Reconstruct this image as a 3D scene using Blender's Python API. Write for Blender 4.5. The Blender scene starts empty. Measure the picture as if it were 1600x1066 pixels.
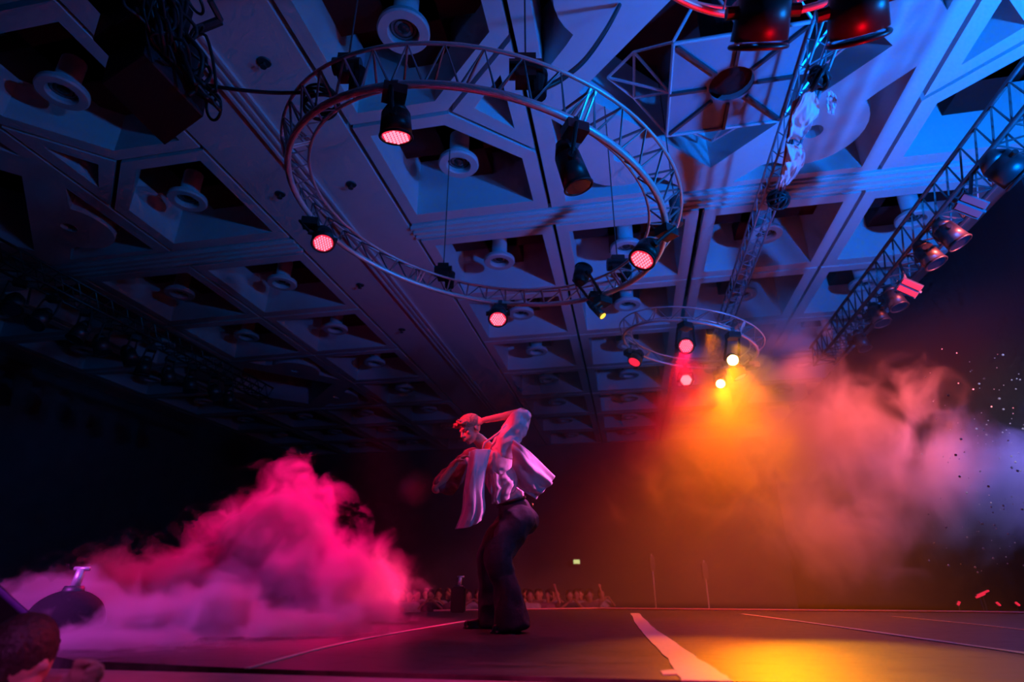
import bpy, bmesh, math, random
from mathutils import Vector, Matrix, noise
from mathutils.geometry import tessellate_polygon
S = bpy.context.scene
C = S.collection
PI = math.pi
random.seed(7)
# ------------------------------------------------------------------ camera, world, exposure
CAM = Vector((0, 0, 0.31)); F = 900.0; TH = math.radians(23); AZ = math.radians(11); HC = 7.0
cd = bpy.data.cameras.new('camera'); cd.sensor_width = 36; cd.lens = 36 * F / 1600
cam = bpy.data.objects.new('camera', cd); C.objects.link(cam)
cam.location = CAM; cam.rotation_euler = (PI / 2 + TH, 0, 0); cd.clip_end = 200; cd.clip_start = 0.05
S.camera = cam
cd.dof.use_dof = True; cd.dof.focus_distance = 4.9; cd.dof.aperture_fstop = 1.2
w = bpy.data.worlds.new('world'); S.world = w; w.use_nodes = True
w.node_tree.nodes['Background'].inputs[0].default_value = (0.02, 0.06, 0.4, 1)
w.node_tree.nodes['Background'].inputs[1].default_value = 0.01
S.view_settings.view_transform = 'Standard'; S.view_settings.look = 'None'
S.view_settings.gamma = 1; S.view_settings.exposure = 0.0; S.view_settings.use_curve_mapping = False
cy = S.cycles
cy.use_denoising = True
try: cy.denoiser = 'OPENIMAGEDENOISE'
except Exception: pass
cy.use_adaptive_sampling = True; cy.adaptive_threshold = 0.04; cy.adaptive_min_samples = 12
cy.max_bounces = 4; cy.diffuse_bounces = 3; cy.glossy_bounces = 2; cy.volume_bounces = 0
cy.transmission_bounces = 3; cy.volume_step_rate = 1.0; cy.volume_max_steps = 256
cy.sample_clamp_indirect = 4; cy.caustics_reflective = False; cy.caustics_refractive = False

def ray(px, py):
    x = px - 800; v = 533 - py
    return Vector((x, F * math.cos(TH) - v * math.sin(TH), F * math.sin(TH) + v * math.cos(TH)))
def atY(px, py, Y): d = ray(px, py); return CAM + d * (Y / d.y)
def atZ(px, py, z): d = ray(px, py); return CAM + d * ((z - CAM.z) / d.z)
def uw(u, w, dz=0.0, H=HC):            # ceiling grid: u across, w along, in units of the ceiling height
    return Vector(((u * math.cos(AZ) + w * math.sin(AZ)) * H, (-u * math.sin(AZ) + w * math.cos(AZ)) * H, CAM.z + H + dz))

def light(name, kind, loc, target, color, energy, size=0.1, angle=60, blend=0.6, parent=None):
    ld = bpy.data.lights.new(name, kind); ld.color = color; ld.energy = energy
    if kind == 'SPOT': ld.spot_size = math.radians(angle); ld.spot_blend = blend; ld.shadow_soft_size = size
    elif kind == 'AREA': ld.shape = 'DISK'; ld.size = size
    else: ld.shadow_soft_size = size
    o = bpy.data.objects.new(name, ld); C.objects.link(o); o.location = loc
    o.rotation_euler = (Vector(target) - Vector(loc)).to_track_quat('-Z', 'Y').to_euler()
    if parent: o.parent = parent; o.matrix_parent_inverse = Matrix.Translation(parent.location).inverted()
    return o
BLUE = (0.0, 0.17, 1.0); PINK = (1.0, 0.02, 0.22); RED = (1.0, 0.015, 0.06); MAG = (1.0, 0.1, 0.75); ORG = (1.0, 0.17, 0.0)
# unseen spots: main stage beams, and fills added to colour single parts
light('blue_ceiling_beam', 'SPOT', uw(0.95, 0.42, -5.0), uw(0.72, 0.95, 0), BLUE, 6600, 0.25, 100, 1.0)
light('blue_wall_fill', 'SPOT', uw(0.6, 0.22, -4.2), uw(-1.5, 1.0, 0), (0.0, 0.22, 1.0), 800, 0.2, 90, 1.0)  # fill added to bring blue onto the left coffer walls
light('blue_ring_fill', 'SPOT', (7.0, 3.2, 2.6), (1.4, 6.0, 4.5), (0.0, 0.24, 1.0), 800, 0.1, 42, 0.9)  # added spot that turns the big ring's tubes blue
light('crowd_fill', 'SPOT', (-1.5, 9.2, 4.0), (-1.0, 15.5, -0.4), (1.0, 0.06, 0.25), 260, 0.2, 70, 0.9)  # unseen spot added to brighten the crowd
light('rose_bounce_fill', 'SPOT', (-0.6, 9.4, -1.2), uw(-0.6, 1.9), (1.0, 0.0, 0.35), 70, 0.3, 60, 1.0)  # added in place of pink light bouncing up from the floor
light('violet_side_fill', 'SPOT', (-3.2, -1.0, 3.2), (-0.5, 5.0, 0.9), (0.8, 0.1, 1.0), 30, 0.15, 40, 0.8)  # weak front fill added for the dancer
light('red_front_beam', 'SPOT', (-2.6, 3.4, 3.2), (-0.3, 4.8, 1.62), RED, 1000, 0.05, 13, 0.8)
light('magenta_side_beam', 'SPOT', (3.2, 4.1, 3.2), (0.36, 4.7, 1.25), (1.0, 0.13, 0.6), 1600, 0.04, 9, 0.9)
light('blue_back_beam', 'SPOT', (1.6, 7.2, 4.4), (0.05, 4.85, 1.5), (0.02, 0.35, 1.0), 420, 0.05, 18, 0.6)
light('orange_tape_fill', 'SPOT', (3.2, 8.4, 4.0), (0.92, 3.2, 0), (1.0, 0.16, 0.0), 2600, 0.1, 15, 0.9)  # added spot that warms the floor tape
light('magenta_fog_beam', 'SPOT', (-3.6, 1.0, 2.6), (-2.4, 4.1, 0.1), (0.75, 0.08, 0.95), 750, 0.15, 36, 0.9)
light('pink_smoke_beam', 'SPOT', (-1.9, 7.4, 3.0), (-2.2, 6.0, 0.3), (1.0, 0.0, 0.14), 1350, 0.1, 66, 0.9)
light('pink_front_fill', 'SPOT', (-0.2, 2.6, 3.4), (-2.2, 5.9, 0.35), (1.0, 0.0, 0.3), 700, 0.1, 30, 0.9)  # front fill added for the dark middle of the pink smoke
light('droplet_fill', 'SPOT', (4.4, 1.2, 2.4), (6.3, 7.0, 2.0), (0.7, 0.65, 1.0), 900, 0.1, 26, 0.9)  # added so that the droplets catch light
light('pink_floor_lamp', 'SPOT', (-0.7, 6.3, 0.4), (-1.9, 5.9, 0.2), (1.0, 0.03, 0.16), 110, 0.08, 80, 0.9)
light('pink_apron_fill', 'SPOT', (0.2, -0.8, 3.0), (0.0, 1.9, -0.1), (1.0, 0.03, 0.3), 700, 0.1, 30, 0.9)  # unseen spot added to turn the apron pink
light('violet_smoke_beam', 'SPOT', (8.3, 7.2, 3.2), (7.4, 10.4, 1.7), (0.22, 0.17, 1.0), 800, 0.2, 80, 0.9)
light('red_smoke_fill', 'SPOT', (7.9, 4.6, 5.6), (5.7, 10.2, 2.9), (1.0, 0.11, 0.10), 13500, 0.15, 44, 1.0)  # added out of view in place of the small ring's red lights
light('red_rig_fill', 'SPOT', (2.4, 3.0, 0.6), (2.2, 2.2, 3.6), (1.0, 0.0, 0.01), 420, 0.1, 60, 0.9)  # added to redden the heads on the top-edge ring

# ------------------------------------------------------------------ materials
M = {}
def mat(name, col, rough=0.6, metal=0.0, emit=None, es=0.0, noise_amt=0.0, nscale=20, bump=0.0, spec=0.5, stretch=None):
    m = bpy.data.materials.new(name); m.use_nodes = True; nt = m.node_tree; b = nt.nodes['Principled BSDF']
    b.inputs['Base Color'].default_value = (*col, 1); b.inputs['Roughness'].default_value = rough
    b.inputs['Metallic'].default_value = metal; b.inputs['Specular IOR Level'].default_value = spec
    if emit: b.inputs['Emission Color'].default_value = (*emit, 1); b.inputs['Emission Strength'].default_value = es
    tc = nt.nodes.new('ShaderNodeTexCoord'); mp = nt.nodes.new('ShaderNodeMapping'); nz = nt.nodes.new('ShaderNodeTexNoise')
    nt.links.new(tc.outputs['Object'], mp.inputs[0]); nt.links.new(mp.outputs[0], nz.inputs['Vector'])
    nz.inputs['Scale'].default_value = nscale; nz.inputs['Detail'].default_value = 5
    if stretch: mp.inputs['Scale'].default_value = stretch
    if noise_amt:
        cr = nt.nodes.new('ShaderNodeMix'); cr.data_type = 'RGBA'
        cr.inputs[6].default_value = (*[c * (1 - noise_amt) for c in col], 1)
        cr.inputs[7].default_value = (*[min(1, c * (1 + noise_amt)) for c in col], 1)
        nt.links.new(nz.outputs['Fac'], cr.inputs[0]); nt.links.new(cr.outputs[2], b.inputs['Base Color'])
    if bump:
        bp = nt.nodes.new('ShaderNodeBump'); bp.inputs['Strength'].default_value = bump; bp.inputs['Distance'].default_value = 0.01
        nt.links.new(nz.outputs['Fac'], bp.inputs['Height']); nt.links.new(bp.outputs[0], b.inputs['Normal'])
    M[name] = m; return m
mat('ceiling_paint', (0.62, 0.62, 0.64), 0.75, noise_amt=0.05, nscale=3, spec=0.1)
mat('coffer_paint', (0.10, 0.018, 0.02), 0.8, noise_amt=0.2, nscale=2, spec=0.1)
mat('fixture_shell', (0.55, 0.55, 0.58), 0.5, noise_amt=0.05)
mat('lantern_panel', (0.34, 0.34, 0.4), 0.6, noise_amt=0.2, nscale=1.5)
mat('lamp_glass', (0.1, 0.1, 0.1), 0.1, 0.6, noise_amt=0.3)
mat('aluminium', (0.8, 0.81, 0.84), 0.38, 0.5, noise_amt=0.15, nscale=30)
mat('brace_metal', (0.33, 0.33, 0.38), 0.4, 0.5, noise_amt=0.2)
mat('dark_metal', (0.10, 0.10, 0.11), 0.5, 0.6, noise_amt=0.2)
mat('black_plastic', (0.018, 0.018, 0.02), 0.38, noise_amt=0.2, nscale=15)
mat('black_cloth', (0.012, 0.012, 0.016), 0.9, noise_amt=0.3, nscale=40, bump=0.2)
mat('speaker_grille', (0.04, 0.04, 0.05), 0.6, 0.3, noise_amt=0.3, nscale=60, bump=0.4)
mat('red_led', (0.2, 0.01, 0.02), 0.3, emit=(1.0, 0.02, 0.06), es=1.0)
mat('red_led_bright', (0.5, 0.1, 0.1), 0.3, emit=(1.0, 0.02, 0.07), es=.95)
mat('pink_led_core', (0.8, 0.3, 0.4), 0.3, emit=(1.0, 0.22, 0.33), es=1.8)
mat('white_pink_core', (0.8, 0.5, 0.6), 0.3, emit=(1.0, 0.45, 0.5), es=3.0)
mat('amber_lens', (0.8, 0.5, 0.1), 0.2, emit=(1.0, 0.55, 0.04), es=2.0)
mat('amber_lens_bright', (0.8, 0.5, 0.1), 0.2, emit=(1.0, 0.7, 0.22), es=30.0)
mat('red_strip', (.25, .03, .04), .4, emit=(.3, .01, .02), es=.25)
mat('dark_lens', (0.02, 0.03, 0.05), 0.05, 0.2, noise_amt=0.2)
mat('pale_lens', (0.8, 0.5, 0.4), 0.2, emit=(1.0, 0.3, 0.15), es=0.9)
mat('cable_rubber', (0.02, 0.022, 0.025), 0.4, noise_amt=0.2)
mat('plastic_sheet', (0.8, 0.82, 0.88), 0.3, noise_amt=0.15, nscale=6, bump=0.5)
mat('red_sheet', (0.4, 0.05, 0.06), 0.5, noise_amt=0.3, nscale=6)
mat('tape', (0.78, 0.62, 0.55), 0.5, noise_amt=0.12, nscale=25)
mat('edge_trim', (0.85, 0.3, 0.4), 0.5, noise_amt=0.1)
mat('apron', (0.4, 0.24, 0.28), 0.55, noise_amt=0.25, nscale=12, bump=0.2)
mat('wall_paint', (0.12, 0.13, 0.15), 0.9, noise_amt=0.3, nscale=1.5)
mat('drape', (0.02, 0.022, 0.03), 0.95, noise_amt=0.3, nscale=4, stretch=(6, 6, 0.2), bump=0.5)
mat('hall_carpet', (0.03, 0.02, 0.025), 0.95, noise_amt=0.4, nscale=8)
mat('skin', (0.52, 0.30, 0.22), 0.5, noise_amt=0.08, nscale=12)
mat('hair', (0.42, 0.26, 0.17), 0.6, noise_amt=0.5, nscale=60, bump=0.8, stretch=(1, 1, 4))
mat('dark_hair', (0.03, 0.02, 0.018), 0.5, noise_amt=0.5, nscale=60, bump=0.8)
mat('white_shirt', (0.78, 0.72, 0.76), 0.8, noise_amt=0.06, nscale=14, bump=0.3)
mat('tee', (0.62, 0.58, 0.6), 0.85, noise_amt=0.25, nscale=7, bump=0.3)
mat('trousers', (0.05, 0.045, 0.06), 0.8, noise_amt=0.25, nscale=25, bump=0.5)
mat('shoe', (0.012, 0.012, 0.014), 0.4, noise_amt=0.2)
mat('belt', (0.02, 0.015, 0.012), 0.4, noise_amt=0.2)
mat('brass', (0.7, 0.45, 0.15), 0.3, 0.9, noise_amt=0.1)
mat('eye', (0.25, 0.22, 0.2), 0.1, noise_amt=0.1)
mat('lips', (0.5, 0.16, 0.14), 0.5, noise_amt=0.1)
mat('exit_green', (0.2, 0.4, 0.15), 0.5, emit=(0.75, 0.85, 0.3), es=1.1)
mat('speck', (0.9, 0.9, 0.95), 0.3, noise_amt=0.1)
mat('violet_light_tint', (0.16, 0.08, 0.4), 0.45, noise_amt=0.1)  # violet light on the tablet's bevel, put into the colour
mat('phone_screen', (0.02, 0.05, 0.08), 0.15, emit=(0.0, 0.12, 0.3), es=0.5)
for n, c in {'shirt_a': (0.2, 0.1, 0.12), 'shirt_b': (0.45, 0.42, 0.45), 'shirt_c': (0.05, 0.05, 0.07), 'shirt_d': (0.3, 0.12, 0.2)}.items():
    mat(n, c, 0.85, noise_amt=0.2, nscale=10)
# stage deck: black vinyl with brushed scuffs
def deck_material():
    m = bpy.data.materials.new('stage_vinyl'); m.use_nodes = True; nt = m.node_tree; b = nt.nodes['Principled BSDF']
    def n(t): return nt.nodes.new(t)
    tc = n('ShaderNodeTexCoord'); mp = n('ShaderNodeMapping'); mp.inputs['Rotation'].default_value = (0, 0, AZ); mp.inputs['Scale'].default_value = (0.7, 7, 1)
    nt.links.new(tc.outputs['Object'], mp.inputs[0])
    a = n('ShaderNodeTexNoise'); a.inputs['Scale'].default_value = 2.2; a.inputs['Detail'].default_value = 8; a.inputs['Roughness'].default_value = 0.7
    nt.links.new(mp.outputs[0], a.inputs['Vector'])
    b2 = n('ShaderNodeTexNoise'); b2.inputs['Scale'].default_value = 9; b2.inputs['Detail'].default_value = 6
    nt.links.new(tc.outputs['Object'], b2.inputs['Vector'])
    r = n('ShaderNodeValToRGB'); r.color_ramp.elements[0].position = 0.35; r.color_ramp.elements[0].color = (0.03, 0.027, 0.027, 1)
    r.color_ramp.elements[1].position = 0.7; r.color_ramp.elements[1].color = (0.13, 0.11, 0.10, 1)
    nt.links.new(a.outputs['Fac'], r.inputs[0])
    r2 = n('ShaderNodeValToRGB'); r2.color_ramp.elements[0].position = 0.36; r2.color_ramp.elements[0].color = (0.25, 0.25, 0.25, 1)
    r2.color_ramp.elements[1].position = 0.46; r2.color_ramp.elements[1].color = (1, 1, 1, 1)
    nt.links.new(b2.outputs['Fac'], r2.inputs[0])
    mx = n('ShaderNodeMix'); mx.data_type = 'RGBA'; mx.blend_type = 'MULTIPLY'; mx.inputs[0].default_value = 0.6
    nt.links.new(r.outputs[0], mx.inputs[6]); nt.links.new(r2.outputs[0], mx.inputs[7]); nt.links.new(mx.outputs[2], b.inputs['Base Color'])
    rr = n('ShaderNodeMapRange'); rr.inputs[3].default_value = 0.22; rr.inputs[4].default_value = 0.5
    nt.links.new(a.outputs['Fac'], rr.inputs[0]); nt.links.new(rr.outputs[0], b.inputs['Roughness'])
    bp = n('ShaderNodeBump'); bp.inputs['Strength'].default_value = 0.35; bp.inputs['Distance'].default_value = 0.004
    nt.links.new(a.outputs['Fac'], bp.inputs['Height']); nt.links.new(bp.outputs[0], b.inputs['Normal'])
    M['stage_vinyl'] = m
deck_material()

# ------------------------------------------------------------------ mesh helpers
def tag(o, label, cat=None, group=None, kind=None):
    if label: o['label'] = label
    if cat: o['category'] = cat
    if group: o['group'] = group
    if kind: o['kind'] = kind
    return o
def obj(name, bm, m, parent=None, smooth=False, world=True):
    me = bpy.data.meshes.new(name); bmesh.ops.recalc_face_normals(bm, faces=bm.faces); bm.to_mesh(me); bm.free()
    if smooth:
        for p in me.polygons: p.use_smooth = True
    me.materials.append(M[m]); o = bpy.data.objects.new(name, me); C.objects.link(o)
    if parent:
        o.parent = parent
        if world: me.transform(Matrix.Translation(parent_world(parent)).inverted())
    return o
def parent_world(p):
    v = Vector((0, 0, 0))
    while p: v += p.location; p = p.parent
    return v
def thing(name, loc, label, cat, group=None):
    o = bpy.data.objects.new(name, None); C.objects.link(o); o.location = loc; o.empty_display_size = 0.2
    return tag(o, label, cat, group)
def copy_tree(o, parent=None):
    c = o.copy(); C.objects.link(c)
    if parent: c.parent = parent
    for ch in list(o.children): copy_tree(ch, c)
    return c
def B(): return bmesh.new()
def box(bm, c, s, R=None):
    m = Matrix.Translation(c) @ (R.to_4x4() if R else Matrix()) @ Matrix.Diagonal((*s, 1))
    return bmesh.ops.create_cube(bm, size=1, matrix=m)
def frame(d):
    d = Vector(d).normalized(); a = Vector((0, 0, 1)) if abs(d.z) < 0.95 else Vector((1, 0, 0))
    s = d.cross(a).normalized(); u = s.cross(d).normalized()
    return Matrix((s, u, d)).transposed()        # columns side, up, dir
def cyl(bm, p, q, r1, r2=None, n=10, caps=True):
    p = Vector(p); q = Vector(q); d = q - p; L = d.length
    if L < 1e-6: return
    R = frame(d).to_4x4(); m = Matrix.Translation((p + q) / 2) @ R
    bmesh.ops.create_cone(bm, cap_ends=caps, segments=n, radius1=r1, radius2=r1 if r2 is None else r2, depth=L, matrix=m)
def tube(bm, pts, r, n=8, closed=False):
    pts = [Vector(p) for p in pts]; N = len(pts); rings = []; up = None
    for i in range(N):
        a = pts[(i - 1) % N] if closed or i > 0 else pts[i]; b = pts[(i + 1) % N] if closed or i < N - 1 else pts[i]
        t = (b - a).normalized()
        if up is None: up = frame(t).col[0].copy()
        up = (up - t * up.dot(t)).normalized(); s = t.cross(up); rr = r(i / max(1, N - 1)) if callable(r) else r
        rings.append([bm.verts.new(pts[i] + (up * math.cos(2 * PI * k / n) + s * math.sin(2 * PI * k / n)) * rr) for k in range(n)])
    for i in range(N if closed else N - 1):
        A = rings[i]; Bq = rings[(i + 1) % N]
        for k in range(n): bm.faces.new((A[k], A[(k + 1) % n], Bq[(k + 1) % n], Bq[k]))
    if not closed: bm.faces.new(rings[0]); bm.faces.new(rings[-1][::-1])
def ell(bm, c, s, R=None, sub=2):
    m = Matrix.Translation(c) @ (R.to_4x4() if R else Matrix()) @ Matrix.Diagonal((*s, 1))
    bmesh.ops.create_icosphere(bm, subdivisions=sub, radius=1, matrix=m)
def cap(bm, p, q, r1, r2=None, n=14):
    r2 = r1 if r2 is None else r2
    cyl(bm, p, q, r1, r2, n); ell(bm, Vector(p), (r1,) * 3); ell(bm, Vector(q), (r2,) * 3)
def prism(bm, poly, z0, z1, holes=()):
    """flat plate with holes; poly and holes are lists of Vector xy; vertical sides"""
    loops = [poly] + list(holes)
    vs = []; 
    for L in loops: vs.append([(bm.verts.new((p[0], p[1], z0)), bm.verts.new((p[0], p[1], z1))) for p in L])
    flat = [v for L in vs for v in L]
    tris = tessellate_polygon([[Vector((p[0], p[1], 0)) for p in L] for L in loops])
    for t in tris:
        try: bm.faces.new([flat[i][0] for i in t]); bm.faces.new([flat[i][1] for i in reversed(t)])
        except ValueError: pass
    for L in vs:
        for i in range(len(L)):
            a = L[i]; b = L[(i + 1) % len(L)]
            try: bm.faces.new((a[0], b[0], b[1], a[1]))
            except ValueError: pass
def organic(name, bm, m, parent, voxel=0.01, smooth_it=4, wrinkle=0.0, wscale=6.0, wdir=(1, 1, 1)):
    me = bpy.data.meshes.new(name + '_src'); bm.to_mesh(me); bm.free()
    o = bpy.data.objects.new(name + '_src', me); C.objects.link(o)
    r = o.modifiers.new('r', 'REMESH'); r.mode = 'VOXEL'; r.voxel_size = voxel
    s = o.modifiers.new('s', 'SMOOTH'); s.iterations = smooth_it; s.factor = 0.5
    dg = bpy.context.evaluated_depsgraph_get(); ev = o.evaluated_get(dg)
    out = bpy.data.meshes.new_from_object(ev); bpy.data.objects.remove(o); bpy.data.meshes.remove(me)
    out.name = name
    if wrinkle:
        ns = [v.normal.copy() for v in out.vertices]
        for v, n_ in zip(out.vertices, ns):
            p = Vector((v.co.x * wdir[0], v.co.y * wdir[1], v.co.z * wdir[2])) * wscale
            k = noise.noise(p) + 0.5 * noise.noise(p * 2.1)
            v.co += n_ * (wrinkle * (1 - abs(k) * 2.2))
    for p in out.polygons: p.use_smooth = True
    out.materials.clear(); out.materials.append(M[m])
    if parent: out.transform(Matrix.Translation(parent_world(parent)).inverted())
    q = bpy.data.objects.new(name, out); C.objects.link(q)
    if parent: q.parent = parent
    return q
def crom(P, t):
    n = len(P) - 1; x = t * n; i = min(int(x), n - 1); f = x - i
    p0 = P[max(i - 1, 0)]; p1 = P[i]; p2 = P[i + 1]; p3 = P[min(i + 2, n)]
    return 0.5 * ((2 * p1) + (p2 - p0) * f + (2 * p0 - 5 * p1 + 4 * p2 - p3) * f * f + (3 * p1 - p0 - 3 * p2 + p3) * f ** 3)
def sheet(name, rows, m, parent, th=0.004, nu=36, nv=36, fold=0.012, fs=9, seed=0, along=0, crumple=False):
    """a cloth surface through rows of control points, with folds and real thickness"""
    G = []
    for j in range(nv + 1):
        G.append([])
        for i in range(nu + 1):
            cps = [crom(r, i / nu) for r in rows]; p = crom(cps, j / nv)
            q = (j / nv if along else i / nu)
            G[-1].append((p, q, i / nu, j / nv))
    bm = B(); P = [[g[0] for g in r] for r in G]
    def nrm(j, i):
        a = P[j][min(i + 1, nu)] - P[j][max(i - 1, 0)]; b = P[min(j + 1, nv)][i] - P[max(j - 1, 0)][i]
        n_ = a.cross(b); return n_.normalized() if n_.length > 1e-9 else Vector((0, -1, 0))
    top = []; bot = []
    for j in range(nv + 1):
        top.append([]); bot.append([])
        for i in range(nu + 1):
            _, q, u, v = G[j][i]; n_ = nrm(j, i)
            k = math.sin(q * fs * 2 * PI + 2.0 * noise.noise(Vector((u * 3, v * 3, seed)))) + 0.8 * noise.noise(Vector((u * 7, v * 7, seed + 9)))
            if crumple: k = 2.2 * (1 - 2.5 * abs(noise.noise(Vector((u * 2.3, v * 3.1, seed))))) + 1.1 * (1 - 2.5 * abs(noise.noise(Vector((u * 5.3, v * 6.1, seed + 3)))))
            p = P[j][i] + n_ * fold * k * (0.35 + 0.65 * (u if along else v))
            top[-1].append(bm.verts.new(p + n_ * th / 2)); bot[-1].append(bm.verts.new(p - n_ * th / 2))
    for j in range(nv):
        for i in range(nu):
            bm.faces.new((top[j][i], top[j][i + 1], top[j + 1][i + 1], top[j + 1][i]))
            bm.faces.new((bot[j][i], bot[j + 1][i], bot[j + 1][i + 1], bot[j][i + 1]))
    for j in range(nv):
        for i in (0, nu): bm.faces.new((top[j][i], top[j + 1][i], bot[j + 1][i], bot[j][i]))
    for i in range(nu):
        for j in (0, nv): bm.faces.new((top[j][i], top[j][i + 1], bot[j][i + 1], bot[j][i]))
    return obj(name, bm, m, parent, smooth=True)

# ------------------------------------------------------------------ ceiling
CZ = CAM.z + HC
def toxy(L): return [(uw(u, v).x, uw(u, v).y) for u, v in L]
def rect(a, b, c, d): return [(a, c), (b, c), (b, d), (a, d)]
def inset(poly, g):
    cx = sum(p[0] for p in poly) / len(poly); cyy = sum(p[1] for p in poly) / len(poly); out = []; n = len(poly)
    for i in range(n):
        p0 = Vector(poly[i - 1]); p1 = Vector(poly[i]); p2 = Vector(poly[(i + 1) % n])
        d1 = (p1 - p0).normalized(); d2 = (p2 - p1).normalized(); n1 = Vector((-d1.y, d1.x)); n2 = Vector((-d2.y, d2.x))
        if (Vector((cx, cyy)) - p1).dot(n1) < 0: n1 = -n1
        if (Vector((cx, cyy)) - p1).dot(n2) < 0: n2 = -n2
        k = (n1 + n2); k = k / max(0.3, k.dot(n1)) ; out.append(tuple(p1 + k * g))
    return out
cbm = B(); vbm = B(); beams = B(); mould = B()
PD = 1.35                                   # depth of the coffers
lamp_spots = []
def panel(outline, holes=(), g=0.0055):
    prism(cbm, toxy(inset(outline, g)), CZ, CZ + 0.16, [toxy(h) for h in holes])
    for h in holes: wall(h)
def wall(h, d=PD):
    P = toxy(h); n = len(P)
    c = Vector((sum(p[0] for p in P) / n, sum(p[1] for p in P) / n))
    for i in range(n):
        a = Vector(P[i]); b = Vector(P[(i + 1) % n]); e = b - a; nn = Vector((-e.y, e.x)).normalized() * 0.04
        if (a - c).dot(nn) < 0: nn = -nn
        v = [cbm.verts.new((*a, CZ + 0.15)), cbm.verts.new((*b, CZ + 0.15)), cbm.verts.new((*b, CZ + d)), cbm.verts.new((*a, CZ + d))]
        u = [cbm.verts.new((*(a + nn), CZ + 0.16)), cbm.verts.new((*(b + nn), CZ + 0.16)), cbm.verts.new((*(b + nn), CZ + d)), cbm.verts.new((*(a + nn), CZ + d))]
        cbm.faces.new(v); cbm.faces.new(u[::-1])
        cbm.faces.new((v[2], v[3], u[3], u[2]))
def coffer_cross(cu, cw, hu, hw, lamp=True):
    # red painted beams crossing half way up the coffer, on a lower step that stands off its corners
    for z, wd in ((0.8, 0.055), ):
        for a, b in (((cu - hu, cw), (cu + hu, cw)), ((cu, cw - hw), (cu, cw + hw))):
            p = uw(*a, z); q = uw(*b, z); m_ = (p + q) / 2
            L = (q - p).length; R = Matrix.Rotation(math.atan2((q - p).y, (q - p).x), 3, 'Z')
            box(beams, m_ + Vector((0, 0, 0.2)), (L, wd * 2 * HC, 0.4), R)
    if lamp: lamp_spots.append((cu, cw))
def cell(u0, w0, lamp=True, W=0.4275, H=0.42):
    o = rect(u0, u0 + W, w0, w0 + H); m = 0.041
    panel(o, [rect(u0 + m, u0 + W - m, w0 + m, w0 + H - m)])
    coffer_cross(u0 + W / 2, w0 + H / 2, W / 2 - m, H / 2 - m, lamp)
def mir(L, k): return [(k - u, v) for u, v in L]
WC = 0.965
for k in (None, -1.55, 0.555):
    f_ = (lambda L, k=k: mir(L, k) if k is not None else L)
    for s in (1, -1):
        g_ = (lambda L, s=s: [(u, WC + s * (v - WC)) for u, v in L])
        panel(g_(f_([(-.58, WC), (-.335, WC), (-.155, 1.135), (-.155, 1.375), (-.58, 1.375)])),
              [g_(f_([(-.543, 1.002), (-.357, 1.002), (-.197, 1.15), (-.197, 1.33), (-.543, 1.33)]))])
        cc = g_(f_([(-.37, 1.166)]))[0]; coffer_cross(cc[0], cc[1], 0.172, 0.163)
    panel(f_([(-.155, .795), (-.335, WC), (-.155, 1.135)]), [f_([(-.275, WC), (-.197, .885), (-.197, 1.045)])])
def star(cu, cw):
    def T(L, sx=1, sy=1): return [(cu + sx * u, cw + sy * v) for u, v in L]
    o = T([(-.4325, -.41), (.4325, -.41), (.4325, .41), (-.4325, .41)]); hs = [T([(-.315, 0), (0, -.315), (.315, 0), (0, .315)])]
    arc = [(0.226 + .118 * math.cos(math.radians(a)), 0.226 + .118 * math.sin(math.radians(a))) for a in range(-42, 133, 12)]
    cres = [(.385, .065), (.33, .125)] + arc + [(.125, .33), (.065, .385), (.385, .385)]
    for sx in (1, -1):
        for sy in (1, -1):
            hs.append(T(cres, sx, sy))
            hs.append(T([(.226 + .022 * math.cos(a * PI / 6), .226 + .022 * math.sin(a * PI / 6)) for a in range(12)], sx, sy))
    panel(o, hs)
star(0.2775, WC); star(-1.8275, WC); star(-1.8275, 2.71); star(1.57, WC)
STARBOX = (-2.26, -1.395, 2.30, 3.12)
US = [-2.6825, -2.255, -1.8275, -1.40, None, -0.5825, -0.155, 0.2775, 0.705, 1.1325]
for u in US:
    if u is None: continue
    for j in range(7):
        w0 = 1.46 + 0.42 * j
        if u in (-2.255, -1.8275) and j in (2, 3): continue
        cell(u, w0)
for j in range(2): cell(-2.6825, 0.12 + 0.42 * j + 0.43, True)
# plain beams between the bays, with mouldings
for a, b in ((-0.97, -0.5825),):
    panel(rect(a, b, 0.1, 4.4))
    for q in (-0.795, -0.775, -0.755):
        p0 = uw(q, 0.1); p1 = uw(q, 4.4); 
        R = Matrix.Rotation(math.atan2((p1 - p0).y, (p1 - p0).x), 3, 'Z'); box(mould, (p0 + p1) / 2 + Vector((0, 0, -0.02)), ((p1 - p0).length, 0.05, 0.06), R)
for (a, b) in ((-2.85, -0.97), (-0.5825, 2.0)):
    panel(rect(a, b, 1.375, 1.46)); panel(rect(a, b, 0.1, 0.555))
    for q in (1.39, 1.415, 1.44):
        p0 = uw(a, q); p1 = uw(b, q); R = Matrix.Rotation(math.atan2((p1 - p0).y, (p1 - p0).x), 3, 'Z')
        box(mould, (p0 + p1) / 2 + Vector((0, 0, -0.02)), ((p1 - p0).length, 0.06, 0.07), R)
panel(rect(-2.85, -2.6825, 0.56, 4.4)); panel(rect(-0.97, -0.97 + .0, 0, 0) if False else rect(1.56, 2.0, 1.46, 4.4))
ceil = obj('ceiling', cbm, 'ceiling_paint'); tag(ceil, 'white coffered ceiling with star panels and square coffers', None, None, 'structure')
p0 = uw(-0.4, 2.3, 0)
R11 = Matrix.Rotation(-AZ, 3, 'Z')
box(vbm, (p0.x, p0.y, CZ + 1.7), (5.4 * HC, 5.2 * HC, 0.1), R11)
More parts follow.
